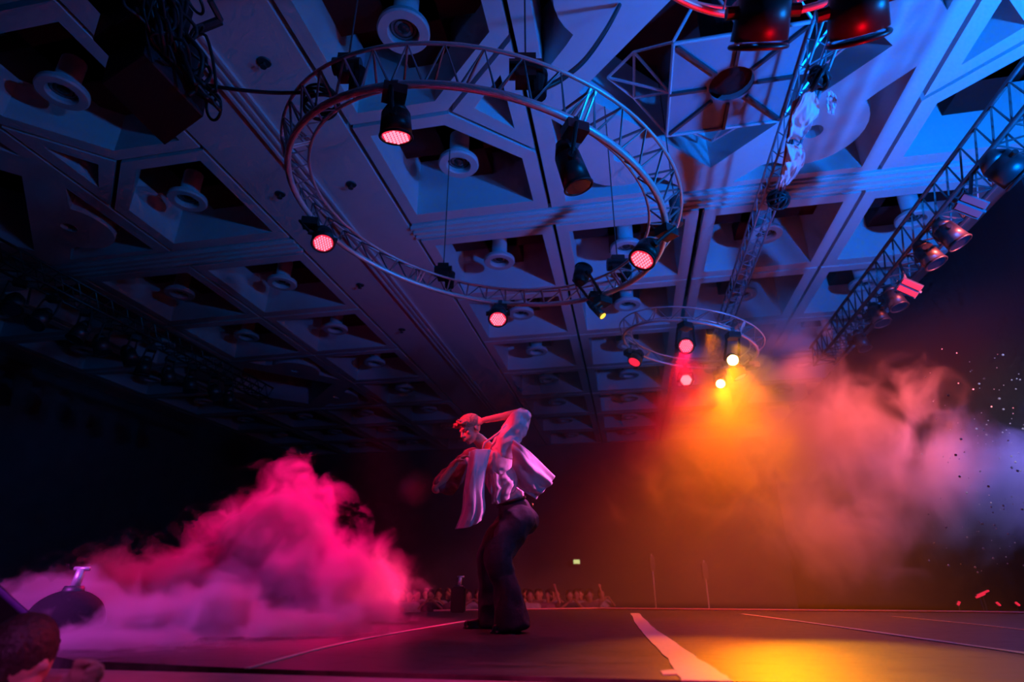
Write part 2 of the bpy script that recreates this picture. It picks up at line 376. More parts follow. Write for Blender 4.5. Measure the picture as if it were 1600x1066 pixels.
obj('coffer_void', vbm, 'coffer_paint', ceil); obj('coffer_beam', beams, 'coffer_paint', ceil); obj('moulding', mould, 'ceiling_paint', ceil)

# downlights hanging in the coffers
dl = thing('ceiling_downlight', (0, 0, 0), '', 'downlight')
b = B(); cyl(b, (0, 0, .1), (0, 0, 1.45), .18, n=36); obj('stem', b, 'fixture_shell', dl, True)
b = B()
prof = [(.17, .14), (.36, .10), (.37, .03), (.35, 0), (.225, 0), (.21, .03), (.21, .2)]
def lathe(bm, prof, n=56):
    rs = [[bm.verts.new((r * math.cos(2 * PI * k / n), r * math.sin(2 * PI * k / n), z)) for k in range(n)] for r, z in prof]
    for i in range(len(rs) - 1):
        for k in range(n): bm.faces.new((rs[i][k], rs[i][(k + 1) % n], rs[i + 1][(k + 1) % n], rs[i + 1][k]))
lathe(b, prof); obj('flange', b, 'fixture_shell', dl)
b = B(); cyl(b, (0, 0, .10), (0, 0, .16), .2, n=24); ell(b, (0, 0, .1), (.09, .09, .05)); tube(b, [(.14 * math.cos(a * PI / 8), .14 * math.sin(a * PI / 8), .09) for a in range(16)], .008, 6, True)
obj('lamp', b, 'lamp_glass', dl)
SPECIAL = {(-.37, 1): 'large ceiling downlight seen through the middle of the big ring truss',
           (-.37, -1): 'largest ceiling downlight, above the near edge of the big ring truss',
           (-1.18, 1): 'ceiling downlight in the pentagonal coffer left of the big ring truss',
           (-1.18, -1): 'ceiling downlight left of the hanging speaker stack'}
first = True; nonmatch = 0
for (u, v) in lamp_spots:
    P = uw(u, v, 0.12); 
    # keep only those the picture can show
    d = P - CAM; dep = d.y * math.cos(TH) + d.z * math.sin(TH)
    if dep < 1: continue
    px = 800 + F * d.x / dep; py = 533 - F * (-d.y * math.sin(TH) + d.z * math.cos(TH)) / dep
    if not (-60 < px < 1450 and -60 < py < 800): continue
    o = dl if first else copy_tree(dl); first = False
    o.location = P
    lab = None
    for (su, ss), L in SPECIAL.items():
        if abs(u - su) < .03 and abs((v - WC) * ss - .2) < .05: lab = L
    if lab is None:
        col = 'left' if u < -0.9 else ('centre' if u < 0 else 'right'); row = int(round((v - 1.67) / .42)) + 1
        cn = {-2.469: 'outermost left', -2.041: 'second from left', -1.614: 'third from left', -1.186: 'just left of plain beam',
              -0.369: 'just right of plain beam', 0.064: 'second right of plain beam', 0.491: 'third right of plain beam',
              0.919: 'fourth right of plain beam', 1.346: 'outermost right'}
        c = min(cn, key=lambda q: abs(q - u)); rn = ['first', 'second', 'third', 'fourth', 'fifth', 'sixth', 'seventh'][max(0, min(6, row - 1))]
        lab = f'small downlight, {rn} coffer row behind the cross beam, {cn[c]}' if v > 1.5 else f'downlight in a pentagonal coffer, {"nearer" if v < WC else "farther"} one, {cn[c]}'
    tag(o, lab, 'downlight', 'downlights in the ceiling coffers')
# sprinkler heads
sp = thing('sprinkler_head', (0, 0, 0), '', 'sprinkler'); b = B(); cyl(b, (0, 0, -.02), (0, 0, .0), .09, .1, 20); cyl(b, (0, 0, -.09), (0, 0, -.02), .02, n=8); cyl(b, (0, 0, -.1), (0, 0, -.09), .05, n=14)
obj('rosette', b, 'dark_metal', sp)
for i, (px, py, L) in enumerate([(413, 97, 'dark sprinkler head on the plain beam, nearest the camera'), (438, 303, 'dark sprinkler head on the plain beam just left of the big ring'),
        (549, 288, 'dark sprinkler head on the plain beam inside the big ring'), (563, 445, 'dark sprinkler head on the plain beam below the big ring'), (628, 515, 'dark sprinkler head on the plain beam, farthest from the camera')]):
    o = sp if i == 0 else copy_tree(sp); o.location = atZ(px, py, CZ); tag(o, L, 'sprinkler', 'sprinkler heads on the plain ceiling beam')

# square lantern with ribs in the star
def lantern():
    c = uw(0.2775, WC, -0.28); T_ = thing('ceiling_lantern', c, 'large square ribbed ceiling lantern with a round hole, hanging in the star recess', 'ceiling lantern')
    h = 0.125 * HC
    def L(x, y, z=0): v = R11 @ Vector((x, y, 0)); return Vector((c.x + v.x, c.y + v.y, c.z + z))
    b = B(); circ = [(L(.045 * HC * math.cos(a * PI / 14), .045 * HC * math.sin(a * PI / 14)).xy) for a in range(28)]
    sq = [L(*p).xy for p in ((-h, -h), (h, -h), (h, h), (-h, h))]
    prism(b, [tuple(p) for p in sq], c.z, c.z + .03, [[tuple(p) for p in circ]]); obj('panel', b, 'lantern_panel', T_)
    b = B()
    for k in range(4):
        a = ((-h, -h), (h, -h), (h, h), (-h, h))[k]; bb = ((h, -h), (h, h), (-h, h), (-h, -h))[k]
        cyl(b, L(*a, -.02), L(*bb, -.02), .025, n=6)
    obj('frame', b, 'fixture_shell', T_)
    for k in range(8):
        a = k * PI / 4; R_ = h * (1.35 if k % 2 else 1.0)
        b = B(); p = L(.05 * HC * math.cos(a), .05 * HC * math.sin(a), -.025); q = L(R_ * math.cos(a), R_ * math.sin(a), -.025); box(b, (p + q) / 2, ((q - p).length, .045, .05), Matrix.Rotation(a - AZ, 3, 'Z')); obj('rib', b, 'dark_metal', T_)
    b = B()
    for sgn in range(4):
        a0 = sgn * PI / 2
        def Q(x, y, z): return L(x * math.cos(a0) - y * math.sin(a0), x * math.sin(a0) + y * math.cos(a0), z)
        ps = [Q(-h, h, .02), Q(-h / 2, h * 1.55, .45), Q(0, h, .02), Q(h / 2, h * 1.55, .45), Q(h, h, .02), Q(0, h * 2.0, .5)]
        for i, j in ((0, 1), (1, 2), (2, 3), (3, 4), (1, 3), (1, 5), (3, 5), (2, 5)): cyl(b, ps[i], ps[j], .022, n=6)
    obj('lattice', b, 'aluminium', T_)
    b = B(); cyl(b, (c.x, c.y, c.z + .1), (c.x, c.y, c.z + 1.5), .3, n=20); obj('hanger', b, 'coffer_paint', T_)
lantern()

# ------------------------------------------------------------------ room shell and stage
def quad_wall(name, a, b, z0, z1, m, th=0.2):
    a = Vector(a); b = Vector(b); e = b - a; n = Vector((-e.y, e.x)).normalized() * th; bm = B()
    prism(bm, [tuple(a), tuple(b), tuple(b + n), tuple(a + n)], z0, z1); return tag(obj(name, bm, m), None, None, None, 'structure')
STG = 1.5; FZ = -STG
c = {k: uw(*v).xy for k, v in dict(a=(-2.85, -0.35), b=(-2.85, 4.4), c=(2.0, 4.4), d=(2.0, -0.35)).items()}
quad_wall('wall_left', c['a'], c['b'], FZ, CZ + 1.3, 'wall_paint')['label'] = 'dark navy side wall left of the hall'
quad_wall('wall_back', c['b'], c['c'], FZ, CZ + 1.3, 'wall_paint')['label'] = 'dark far wall behind the crowd'
bm = B(); prism(bm, toxy([(1.04, 4.4), (1.09, 1.475), (1.55, 1.40), (1.55, 1.43), (1.12, 1.50), (1.07, 4.4)]), FZ, CZ - .01); tag(obj('wall_right', bm, 'drape'), 'dark navy drape wall right of the stage', None, None, 'structure')
bm = B(); box(bm, (2, 14, FZ - .1), (60, 50, .2)); tag(obj('floor', bm, 'hall_carpet'), 'dark hall floor below the stage', None, None, 'structure')
b1 = [(-1.95, 2.93), (-1.03, 2.66), (-.22, 2.50), (.54, 2.36), (2.4, 2.05), (7.5, 1.2)]
far = [(9.0, 6.2), (5.5, 7.8), (1.2, 8.9), (-1.0, 8.1), (-3.2, 7.0), (-4.2, 5.6), (-3.6, 4.2)]
st = thing('stage', (0, 5, 0), 'low black stage with a scuffed vinyl deck and pink edge trim', 'stage')
bm = B(); prism(bm, b1 + far, -0.12, 0.0); obj('deck', bm, 'stage_vinyl', st)
bm = B(); prism(bm, [(p[0] * .985, p[1] * .985 + .07) for p in b1 + far], FZ, -0.121); obj('skirt', bm, 'black_cloth', st)
bm = B(); tube(bm, [(*p, 0.012) for p in far[:4]], 0.016, 6); obj('edge_trim', bm, 'edge_trim', st)
bm = B(); ap = [(-2.6, 2.9)] + [(p[0], p[1] - .03) for p in b1[1:]] + [(7.5, -.2), (-.2, .9), (-1.6, 1.9)]
prism(bm, ap, -0.22, -0.014); tag(obj('stage_apron', bm, 'apron'), 'pink-lit lower apron step in front of the black deck', 'apron')
def tape(name, pts, wd, label):
    bm = B(); n = len(pts); L = []; Rr = []
    P = [Vector((*p, 0)) for p in pts]; K = 40
    pp = [crom(P, i / K) for i in range(K + 1)]
    for i, p in enumerate(pp):
        t = (pp[min(i + 1, K)] - pp[max(i - 1, 0)]).normalized(); s = Vector((-t.y, t.x, 0)); x = i / K
        ww = (wd[0] * (1 - x) + wd[1] * x) / 2 * (1 + .25 * noise.noise(Vector((i * .35, wd[0] * 9, 0))))
        L.append(p + s * ww); Rr.append(p - s * ww)
    prism(bm, [tuple(v.xy) for v in L] + [tuple(v.xy) for v in reversed(Rr)], 0.001, 0.005)
    tag(obj(name, bm, 'tape'), label, 'tape', 'floor tape on the stage')
def g2(px, py): v = atZ(px, py, 0); return (v.x, v.y)
tape('floor_tape', [g2(992, 959), g2(1008, 980), g2(1040, 1008), g2(1078, 1040), g2(1105, 1066)], (.10, .17), 'wide wrinkled orange tape running toward the camera across the deck')
tape('floor_tape', [g2(1160, 960), g2(1280, 976), g2(1440, 999), g2(1600, 1022), (2.45, 2.6)], (.06, .05), 'long orange tape line crossing the deck on the right')
tape('floor_tape', [g2(1395, 964), g2(1500, 974), g2(1610, 986)], (.03, .03), 'thin faint tape line at the far right of the deck')
tape('floor_tape', [g2(385, 1046), g2(560, 1001), g2(735, 970)], (.02, .06), 'red-lit tape line behind the dancer, left of the feet')
bm = B(); prism(bm, [g2(1032, 1050), g2(1052, 1048), g2(1068, 1051), g2(1060, 1055), g2(1036, 1056)], .001, .004)
tag(obj('deck_patch', bm, 'tape'), 'small bright patch at the front edge of the deck', 'tape')  # thin bright patch, same material as the tape lines
# exit sign on the far wall
P = atY(901, 878, 30.0); e = thing('exit_sign', P, 'tiny glowing yellow-green exit sign on the far wall right of the dancer', 'sign')
bm = B(); box(bm, P + Vector((0, .05, 0)), (.36, .08, .24)); obj('housing', bm, 'dark_metal', e); bm = B(); box(bm, P, (.3, .03, .18)); obj('sign_face', bm, 'exit_green', e)

# ------------------------------------------------------------------ trusses
def ring_truss(name, ctr, tilt, H, R, label, nb, rt=0.036, tp=.26, cat='ring truss', hangers=3):
    cx, cyy = ctr; a, b_ = tilt
    nrm = Vector((-a, -b_, 1)).normalized(); c0 = CAM + Vector((cx, cyy, 1)) * H
    e1 = Vector((1, 0, a)).normalized(); e2 = nrm.cross(e1)
    def P(t, r, z): return c0 + (e1 * math.cos(t) + e2 * math.sin(t)) * r + nrm * z
    T_ = thing(name, c0, label, cat)
    for nm, r, z, q in (('bottom_chord', R, 0, rt), ('outer_chord', R + tp * .5, tp, rt * .5), ('inner_chord', R - tp * .62, tp * .55, rt * .5)):
        bm = B(); tube(bm, [P(2 * PI * i / 96, r, z) for i in range(96)], q, 10, True); obj(nm, bm, 'aluminium', T_, True)
    ro = R + tp * .5; ri = R - tp * .62
    for i in range(nb):
        t = 2 * PI * i / nb; t2 = 2 * PI * (i + .5) / nb; t3 = 2 * PI * (i + 1) / nb
        for (p, q) in ((P(t, R, 0), P(t2, ro, tp)), (P(t2, ro, tp), P(t3, R, 0))):
            pass
        bm = B(); tube(bm, [P(t, R, 0), P(t2, ro, tp), P(t3, R, 0)], rt * .36, 6); obj('outer_brace', bm, 'brace_metal', T_)
        bm = B(); tube(bm, [P(t, R, 0), P(t, ri, tp * .55), P(t2, ro, tp)], rt * .36, 6); obj('inner_brace', bm, 'brace_metal', T_)
    for i in range(4):                    # joint plates
        t = PI / 2 * i + .5; bm = B()
        for dt in (-.012, .012): tube(bm, [P(t + dt, R, 0), P(t + dt, ro, tp), P(t + dt, ri, tp * .55), P(t + dt, R, 0)], rt * .45, 6)
        obj('joint_frame', bm, 'aluminium', T_)
    return P
P1 = ring_truss('ring_truss', (-.1072, 1.465), (-.1654, .05), 4.0, .553 * 4.0, 'largest ring truss, bright aluminium hoop hanging over the dancer', 44, tp=.30)
P2 = ring_truss('ring_truss', (.80, 2.419), (-.2212, .0757), 4.0, .2918 * 4.0, 'small ring truss hanging in the orange haze', 18, .024, .2)
P3 = ring_truss('ring_truss', (.4555, .4467), (0, 0), 3.2, .3222 * 3.2, 'ring truss at the top edge, only its far rim in view', 18, .022, .2)
def straight_truss(name, u, H, w0, w1, label, wd=.3, n=30, m='dark_metal', r=.025):
    def P(w_, s, z): q = uw(0, w_ , 0, H); o_ = uw(u, 0, 0, H) - uw(0, 0, 0, H); side = R11 @ Vector((s, 0, 0)); return q + o_ + side + Vector((0, 0, z))
    T_ = thing(name, P((w0 + w1) / 2, 0, 0), label, 'truss')
    for s, z in ((-.5, 0), (.5, 0), (-.5, 1), (.5, 1)):
        bm = B(); cyl(bm, P(w0, s * wd, z * wd), P(w1, s * wd, z * wd), r, n=8); obj('chord', bm, m, T_, True)
    for i in range(n):
        a = w0 + (w1 - w0) * i / n; c_ = w0 + (w1 - w0) * (i + 1) / n; mid = (a + c_) / 2
        bm = B(); tube(bm, [P(a, -.5 * wd, 0), P(mid, .5 * wd, 0), P(c_, -.5 * wd, 0)], r * .5, 5); obj('bottom_brace', bm, m, T_)
        bm = B(); tube(bm, [P(a, -.5 * wd, 0), P(mid, -.5 * wd, wd), P(c_, -.5 * wd, 0)], r * .5, 5); obj('side_brace', bm, m, T_); bm = B(); tube(bm, [P(a, .5 * wd, wd), P(mid, .5 * wd, 0), P(c_, .5 * wd, wd)], r * .5, 5); obj('side_brace', bm, m, T_)
    return P
PA = straight_truss('cable_truss', .461, 6.0, .72, 2.75, 'long aluminium truss with plastic sheeting wound round it, above the small ring', .27, 30, 'brace_metal', .02)
PR = straight_truss('lighting_truss', 1.0, 5.0, .95, 2.9, 'lighting truss on the right carrying moving heads in front of the dark drape', .46, 26, 'dark_metal', .03)
PL = straight_truss('lighting_truss', -2.03, 5.0, 1.2, 2.9, 'black lighting truss on the left crowded with moving heads', .34, 22, 'black_plastic')

# ------------------------------------------------------------------ light fixtures
def lens_disc(parent, c, d, r, m_ring, m_core, dots=True):
    fr = frame(d); bm = B(); cyl(bm, c - d * .01, c + d * .004, r, n=28); o = obj('lens', bm, m_ring, parent)
    if dots:
        bm = B(); k = r / 3.4
        for i in range(-3, 4):
            for j in range(-3, 4):
                x = (i + .5 * (j % 2)) * k * .98; y = j * k * .85
                if x * x + y * y < (r * .9) ** 2: cyl(bm, c + fr.col[0] * x + fr.col[1] * y + d * .004, c + fr.col[0] * x + fr.col[1] * y + d * .012, k * .36, n=8)
        obj('led_array', bm, m_core, o, world=True)
    return o
def wash(lens, aim, attach, label, r=.125, m1='red_led_bright', m2='pink_led_core', group='wash lights on the ring trusses', L=.3, body='black_plastic', dots=True, name='wash_light', cat='stage light'):
    lens = Vector(lens); aim = Vector(aim).normalized(); attach = Vector(attach)
    T_ = thing(name, attach, label, cat, group); back = lens - aim * L; fr = frame(aim); s = fr.col[0]
    mid = lens - aim * L * .5
    bm = B(); cyl(bm, lens - aim * .03, lens - aim * L * .7, r * 1.12, r * 1.0, 24); cyl(bm, lens - aim * L * .7, back, r * 1.0, r * .55, 24); obj('head', bm, body, T_, True)
    bm = B(); tube(bm, [lens + (s * math.cos(a * PI / 14) + fr.col[1] * math.sin(a * PI / 14)) * r * 1.1 for a in range(28)], r * .1, 8, True); obj('bezel', bm, body, T_, True)
    top = attach + Vector((0, 0, -.12)); dn = (mid - top)
    bm = B()
    for k in (-1, 1):
        p = mid + s * k * r * 1.3; q = top + s * k * r * 1.1
        tube(bm, [p, p + (q - p) * .6, q, top], .02, 8)
        cyl(bm, mid + s * k * r * 1.0, mid + s * k * r * 1.45, .035, n=10)
    obj('yoke', bm, body, T_)
    bm = B(); box(bm, top + Vector((0, 0, .02)), (.2, .16, .1), Matrix.Rotation(random.random(), 3, 'Z')); obj('base', bm, body, T_)
    bm = B(); cyl(bm, top + Vector((0, 0, .06)), attach + Vector((0, 0, .03)), .025, n=8); cyl(bm, attach + Vector((-.03, 0, 0)), attach + Vector((.03, 0, 0)), .045, n=12); obj('clamp', bm, 'dark_metal', T_)
    lens_disc(T_, lens, aim, r * .95, m1, m2, dots)
    return T_
def on_ring(P, R_, lens, H, z=0):      # nearest point of a ring's bottom chord
    best = min((P(2 * PI * i / 120, R_, z) for i in range(120)), key=lambda q: (q.xy - Vector(lens).xy).length); return best
def ringlens(P, R_, H, px, py, drop=None):
    if drop is None:
        best = None
        for k in range(14):
            L, A = ringlens(P, R_, H, px, py, .32 + k * .06); e_ = (L.xy - A.xy).length + .6 * k * .06
            if best is None or e_ < best[0]: best = (e_, L, A)
        return best[1], best[2]
    # lens sits 'drop' under the ring's chord
    d = ray(px, py); z = CAM.z + H
    for _ in range(8):
        L = atZ(px, py, z - drop); A = on_ring(P, R_, L, H); z = A.z
    return L, A
R1 = .553 * 4; R2_ = .2918 * 4; R3_ = .3222 * 3.2
for px, py, aim, lab in [(619, 214, (.03, .27, -.97), 'red wash light under the near rim of the big ring, head pointing down'),
                         (505, 380, (.25, -.35, -.9), 'red wash light at the left end of the big ring'),
                         (1003, 406, (-.45, -.2, -.85), 'red wash light at the right end of the big ring'),
                         (778, 499, (0, -.5, -.85), 'red wash light under the far rim of the big ring')]:
    Lp, A = ringlens(P1, R1, 4.0, px, py, .42)
    wl = wash(Lp, aim, A, lab)
    light('wash_beam', 'SPOT', Lp + Vector(aim) * .05, Lp + Vector(aim) * 3, (1, .01, .06), 100, .08, 50, .8, wl)
Lp, A = ringlens(P1, R1, 4.0, 942, 494, .35); wl = wash(Lp, (.55, -.25, -.8), A, 'moving head with a small amber beam at the far right of the big ring', .05, 'amber_lens', 'amber_lens', 'moving heads on the big ring', .34, dots=False, name='moving_head')
light('amber_beam', 'SPOT', Lp, Lp + Vector((.75, .3, -.63)), (1, .42, .0), 160, .03, 38, .5, wl)
Lp, A = ringlens(P1, R1, 4.0, 904, 292, .62); wash(Lp, (.28, .1, -.95), A, 'unlit black moving head hanging inside the right rim of the big ring', .11, 'dark_lens', 'dark_lens', 'moving heads on the big ring', .45, dots=False, name='moving_head')
Lp, A = ringlens(P1, R1, 4.0, 912, 420, -.35); wash(Lp, (.3, .2, .95), A + Vector((0, 0, .1)), 'unlit black moving head standing on the far rim of the big ring', .11, 'dark_lens', 'dark_lens', 'moving heads on the big ring', .3, dots=False, name='moving_head')
for px, py, aim, lab, a, b_, pw in [(1072, 541, (-.2, -.85, -.45), 'upper red wash light facing the camera under the small ring', 'red_led_bright', 'pink_led_core', 1),
                     (1072, 594, (-.2, -.85, -.3), 'lower bright pink wash light facing the camera under the small ring', 'red_led_bright', 'white_pink_core', 1),
                     (991, 566, (-.5, -.25, -.85), 'red wash light seen edge-on at the left of the small ring', 'red_led_bright', 'red_led_bright', 0),
                     (1157, 589, (.35, -.1, -.93), 'pale wash light seen edge-on at the right of the small ring', 'pale_lens', 'pale_lens', 0)]:
    Lp, A = ringlens(P2, R2_, 4.0, px, py)
    wl = wash(Lp, aim, A, lab, .115, a, b_)
    light('wash_beam', 'SPOT', Lp + Vector(aim) * .06, Lp + Vector((aim[0], aim[1] * .4, -.95)) * 1, (1, .0, .03), 60 + 420 * pw, .1, 80, .9, wl)
for px, py, lab in [(1145, 563, 'upper amber spotlight glaring toward the camera from the small ring'), (1126, 600, 'lower amber spotlight glaring toward the camera from the small ring')]:
    Lp, A = ringlens(P2, R2_, 4.0, px, py); aim = Vector((-.25, -.85, -.55))
    wl = wash(Lp, aim, A, lab, .085, 'amber_lens_bright', 'amber_lens_bright', 'amber spotlights on the small ring', .3, dots=False, name='spotlight')
    light('amber_beam', 'SPOT', Lp + aim * .08, Lp + Vector((-.15, -.2, -.95)), ORG, 950, .08, 100, 1.0, wl)
light('amber_floor_beam', 'SPOT', (3.6, 8.6, 4.0), (1.6, 2.6, 0), (1, .32, 0), 7600, .06, 16, .8)
for px, py, aim, lab in [(1190, 34, (.05, .8, -.62), 'dark red moving head under the top-edge ring, left of the truss'), (1340, 22, (.3, .75, -.62), 'large dark red moving head with a blue-lit edge under the top-edge ring')]:
    Lp = atZ(px, py, 3.15) + Vector(aim) * .12; A = atZ(px, py - 55, 3.5); wash(Lp, aim, A, lab, .135, 'dark_lens', 'dark_lens', 'moving heads on the top-edge ring', .34, dots=False, name='moving_head', body='black_plastic')
# moving heads along the right truss
for i, (px, py, r, aim, lab) in enumerate([(1596, 275, .2, (.5, -.1, -.6), 'largest moving head on the right truss, at the picture edge'),
        (1500, 380, .16, (.35, -.2, -.9), 'moving head on the right truss, second from the picture edge'), (1463, 412, .155, (.25, -.2, -.9), 'moving head on the right truss, third from the picture edge'),
        (1405, 480, .15, (.1, -.2, -1), 'moving head on the right truss, fourth from the picture edge'), (1379, 505, .15, (.1, -.2, -1), 'moving head on the right truss, lowest with a blue glint'),
        (1352, 545, .13, (.1, -.2, -1), 'moving head on the right truss, farthest and lost in the haze')]):
    wv = {0: 1.4, 1: 1.76, 2: 1.9, 3: 2.2, 4: 2.36, 5: 2.6}[i]
    A = PR(wv, 0, 0); d = ray(px, py); t = A.y / d.y; Lp = CAM + d * t
    if Lp.z > A.z - .4: Lp = atZ(px, py, A.z - .5)
    wash(Lp, aim, Vector((A.x * .6 + Lp.x * .4, A.y * .6 + Lp.y * .4, A.z)), lab, r * .9, 'dark_lens', 'dark_lens', 'moving heads on the right truss', .45, body='black_plastic', dots=False, name='moving_head')
for px, py, lab, s in [(1517, 322, 'red striped strobe bar on the right truss, nearer one', 1.0), (1421, 450, 'red striped strobe bar on the right truss, farther one', .8)]:
    P = atZ(px, py, 4.8); T_ = thing('strobe_bar', P, lab, 'stage light', 'strobe bars on the right truss'); d_ = Vector((-.45, -.75, -.55)).normalized(); fr = frame(d_); a_ = (fr.col[0] * .75 + fr.col[1] * .66).normalized(); c_ = d_.cross(a_); Rm = Matrix((a_, c_, d_)).transposed()
    bm = B(); box(bm, P - d_ * .05, (.32, .24, .1), Rm); obj('housing', bm, 'dark_metal', T_)
    bm = B(); wt = min((PR(q_ / 100, -.23, 0) for q_ in range(96, 290)), key=lambda v_: (v_ - P).length); cyl(bm, P - d_ * .06, wt, .022, n=8); cyl(bm, P - d_ * .1 + a_ * .2, P - d_ * .1 - a_ * .2, .03, n=8); obj('bracket', bm, 'dark_metal', T_)
    for k in (-1, 1): bm = B(); box(bm, P + c_ * k * .06 + d_ * .01, (.29, .08, .03), Rm); obj('led_strip', bm, 'red_strip', T_)
# black heads on the left truss
for i in range(11):
    wv = 1.3 + i * .125; A = PL(wv, random.uniform(-.15, .15), 0); aim = Vector((random.uniform(-.6, .6), random.uniform(-.5, .3), -.8)).normalized()
    Lp = A + Vector((random.uniform(-.1, .1), 0, -.45)) + aim * .25
    nth = ['nearest', 'second', 'third', 'fourth', 'fifth', 'sixth', 'seventh', 'eighth', 'ninth', 'tenth', 'farthest'][i]
    wash(Lp, aim, A, f'black moving head on the left truss, {nth} from the camera', .14, 'dark_lens', 'dark_lens', 'moving heads on the left truss', .42, dots=False, name='moving_head')

# hoists on the ring trusses
def hoist(P, lab, ztop, s=1.0):
    T_ = thing('chain_hoist', P, lab, 'hoist', 'chain hoists on the rings'); bm = B(); box(bm, P + Vector((0, 0, .1)), (.2 * s, .18 * s, .3 * s)); cyl(bm, P + Vector((-.16 * s, 0, .12)), P + Vector((.16 * s, 0, .12)), .1 * s, n=16); obj('motor', bm, 'black_plastic', T_)
    bm = B(); cyl(bm, P + Vector((.12 * s, .03, -.16)), P + Vector((.12 * s, .03, .1)), .08 * s, .1 * s, 12); obj('chain_bag', bm, 'black_cloth', T_)
    bm = B(); cyl(bm, P, (P.x, P.y, ztop), .009, n=5); obj('chain', bm, 'dark_metal', T_)
for px, py, lab, s in [(838, 118, 'black chain hoist at the near rim of the big ring, where the cable arrives', .9), (708, 412, 'black chain hoist on the far left rim of the big ring', .85), (530, 118, 'black chain hoist with cable coil on the near left rim of the big ring', .8), (903, 408, 'black chain hoist on the far right rim of the big ring', .9)]:
    L_, A = ringlens(P1, R1, 4, px, py, -.2); hoist(Vector((A.x, A.y, A.z + .25)), lab, CZ, s)
# hanging junction box left of cross beam
P = atZ(1056, 330, 5.8); T_ = thing('hanging_can', P, 'small dark cylinder hanging right of the big ring', 'fixture'); bm = B(); cyl(bm, P + Vector((0, 0, -.25)), P + Vector((0, 0, .25)), .09, n=16); obj('can', bm, 'dark_metal', T_); bm = B(); cyl(bm, P + Vector((0, 0, .25)), (P.x, P.y, CZ + 1.64), .01, n=5); obj('wire', bm, 'dark_metal', T_)

def hang(name, pts, r, lab, m='cable_rubber'):
    V = [Vector(p) for p in pts]; bm = B(); tube(bm, [crom(V, i / 40) for i in range(41)], r, 8); tag(obj(name, bm, m, smooth=True), lab, 'cable'); 
hang('power_cable', [atZ(968, 8, CZ - .04), atZ(948, 45, 6.2), atZ(915, 92, 5.3), atZ(880, 122, 4.9), atZ(850, 138, 4.75)], .028, 'thick black cable dropping from the ceiling hole to the big ring')
hang('signal_cable', [atZ(316, 132, 4.7), atZ(370, 140, 4.7), atZ(430, 145, 4.75), atZ(492, 144, 4.8)], .018, 'thin black cable from the speaker stack to the big ring')
hang('support_wire', [atZ(155, 0, 6.4), atZ(240, 60, 5.6)], .006, 'thin wire above the speaker stack')
# cable coil at the big ring
bm = B(); c0 = atZ(500, 160, 4.85)
for k in range(7):
    rr = .16 + .03 * random.random(); tl = Matrix.Rotation(random.uniform(-.4, .4), 3, 'X') @ Matrix.Rotation(random.uniform(-.3, .3), 3, 'Y')
    tube(bm, [c0 + tl @ Vector((rr * math.cos(a * PI / 12), rr * math.sin(a * PI / 12), .02 * k - .06)) for a in range(24)], .014, 6, True)
tag(obj('cable_coil', bm, 'cable_rubber', smooth=True), 'coil of black cable on the near left rim of the big ring', 'cable')

# speaker stack
def speaker_stack():
    z0 = CAM.z + 4.2; cor = [atZ(157, 130, z0), atZ(225, 83, z0), atZ(318, 183, z0), atZ(257, 228, z0)]
    T_ = thing('speaker_stack', sum(cor, Vector()) / 4, 'black line-array speaker stack hanging at the upper left with tangled cables', 'loudspeaker')
    off = Vector((-.06, -.17, 0))
    for k in range(7):
        bm = B(); o0 = off * k; h0 = z0 + k * .34
        lo = [bm.verts.new(p + o0 + Vector((0, 0, k * .34))) for p in cor]; cc = sum(cor, Vector()) / 4
        hi = [bm.verts.new(p + o0 * 1 + off * .1 + Vector((0, 0, k * .34 + .32))) for p in cor]
        bm.faces.new(lo); bm.faces.new(hi[::-1])
        for i in range(4): bm.faces.new((lo[i], lo[(i + 1) % 4], hi[(i + 1) % 4], hi[i]))
        bmesh.ops.bevel(bm, geom=bm.edges[:], offset=.012, segments=1, affect='EDGES')
        obj('cabinet', bm, 'speaker_grille' if k == 0 else 'black_plastic', T_)
    bc = (cor[1] + cor[2]) / 2
    for k in range(24):
        bm = B(); f0 = random.random(); p = cor[1].lerp(cor[2], f0) + Vector((.08, 0, .1)); pts = [p + off * (j * 1.1) + Vector((random.uniform(-.1, .2), random.uniform(-.16, .16), j * .17 + random.uniform(-.16, .16))) for j in range(12)]
        tube(bm, [crom(pts, i / 60) for i in range(61)], random.uniform(.010, .022), 6); obj('cable', bm, 'cable_rubber', T_, True)
    for k in range(16):
        bm = B(); p = cor[1].lerp(cor[2], random.random()) + Vector((.1, 0, .1 + k * .1)) + off * k * .3; rr = random.uniform(.07, .13); tl = Matrix.Rotation(random.uniform(-1.5, 1.5), 3, 'X') @ Matrix.Rotation(random.uniform(-1, 1), 3, 'Y')
        tube(bm, [p + tl @ Vector((rr * math.cos(a * PI / 10), rr * math.sin(a * PI / 10), 0)) for a in range(20)], .014, 6, True); obj('cable_loop', bm, 'cable_rubber', T_, True)
    bm = B(); a = atZ(345, 32, 5.6); b2 = atZ(305, 48, 5.5); c2 = atZ(328, 0, 5.6)
    cyl(bm, a, b2, .045, n=6); cyl(bm, a, c2, .03, n=6); obj('bracket', bm, 'dark_metal', T_)
speaker_stack()

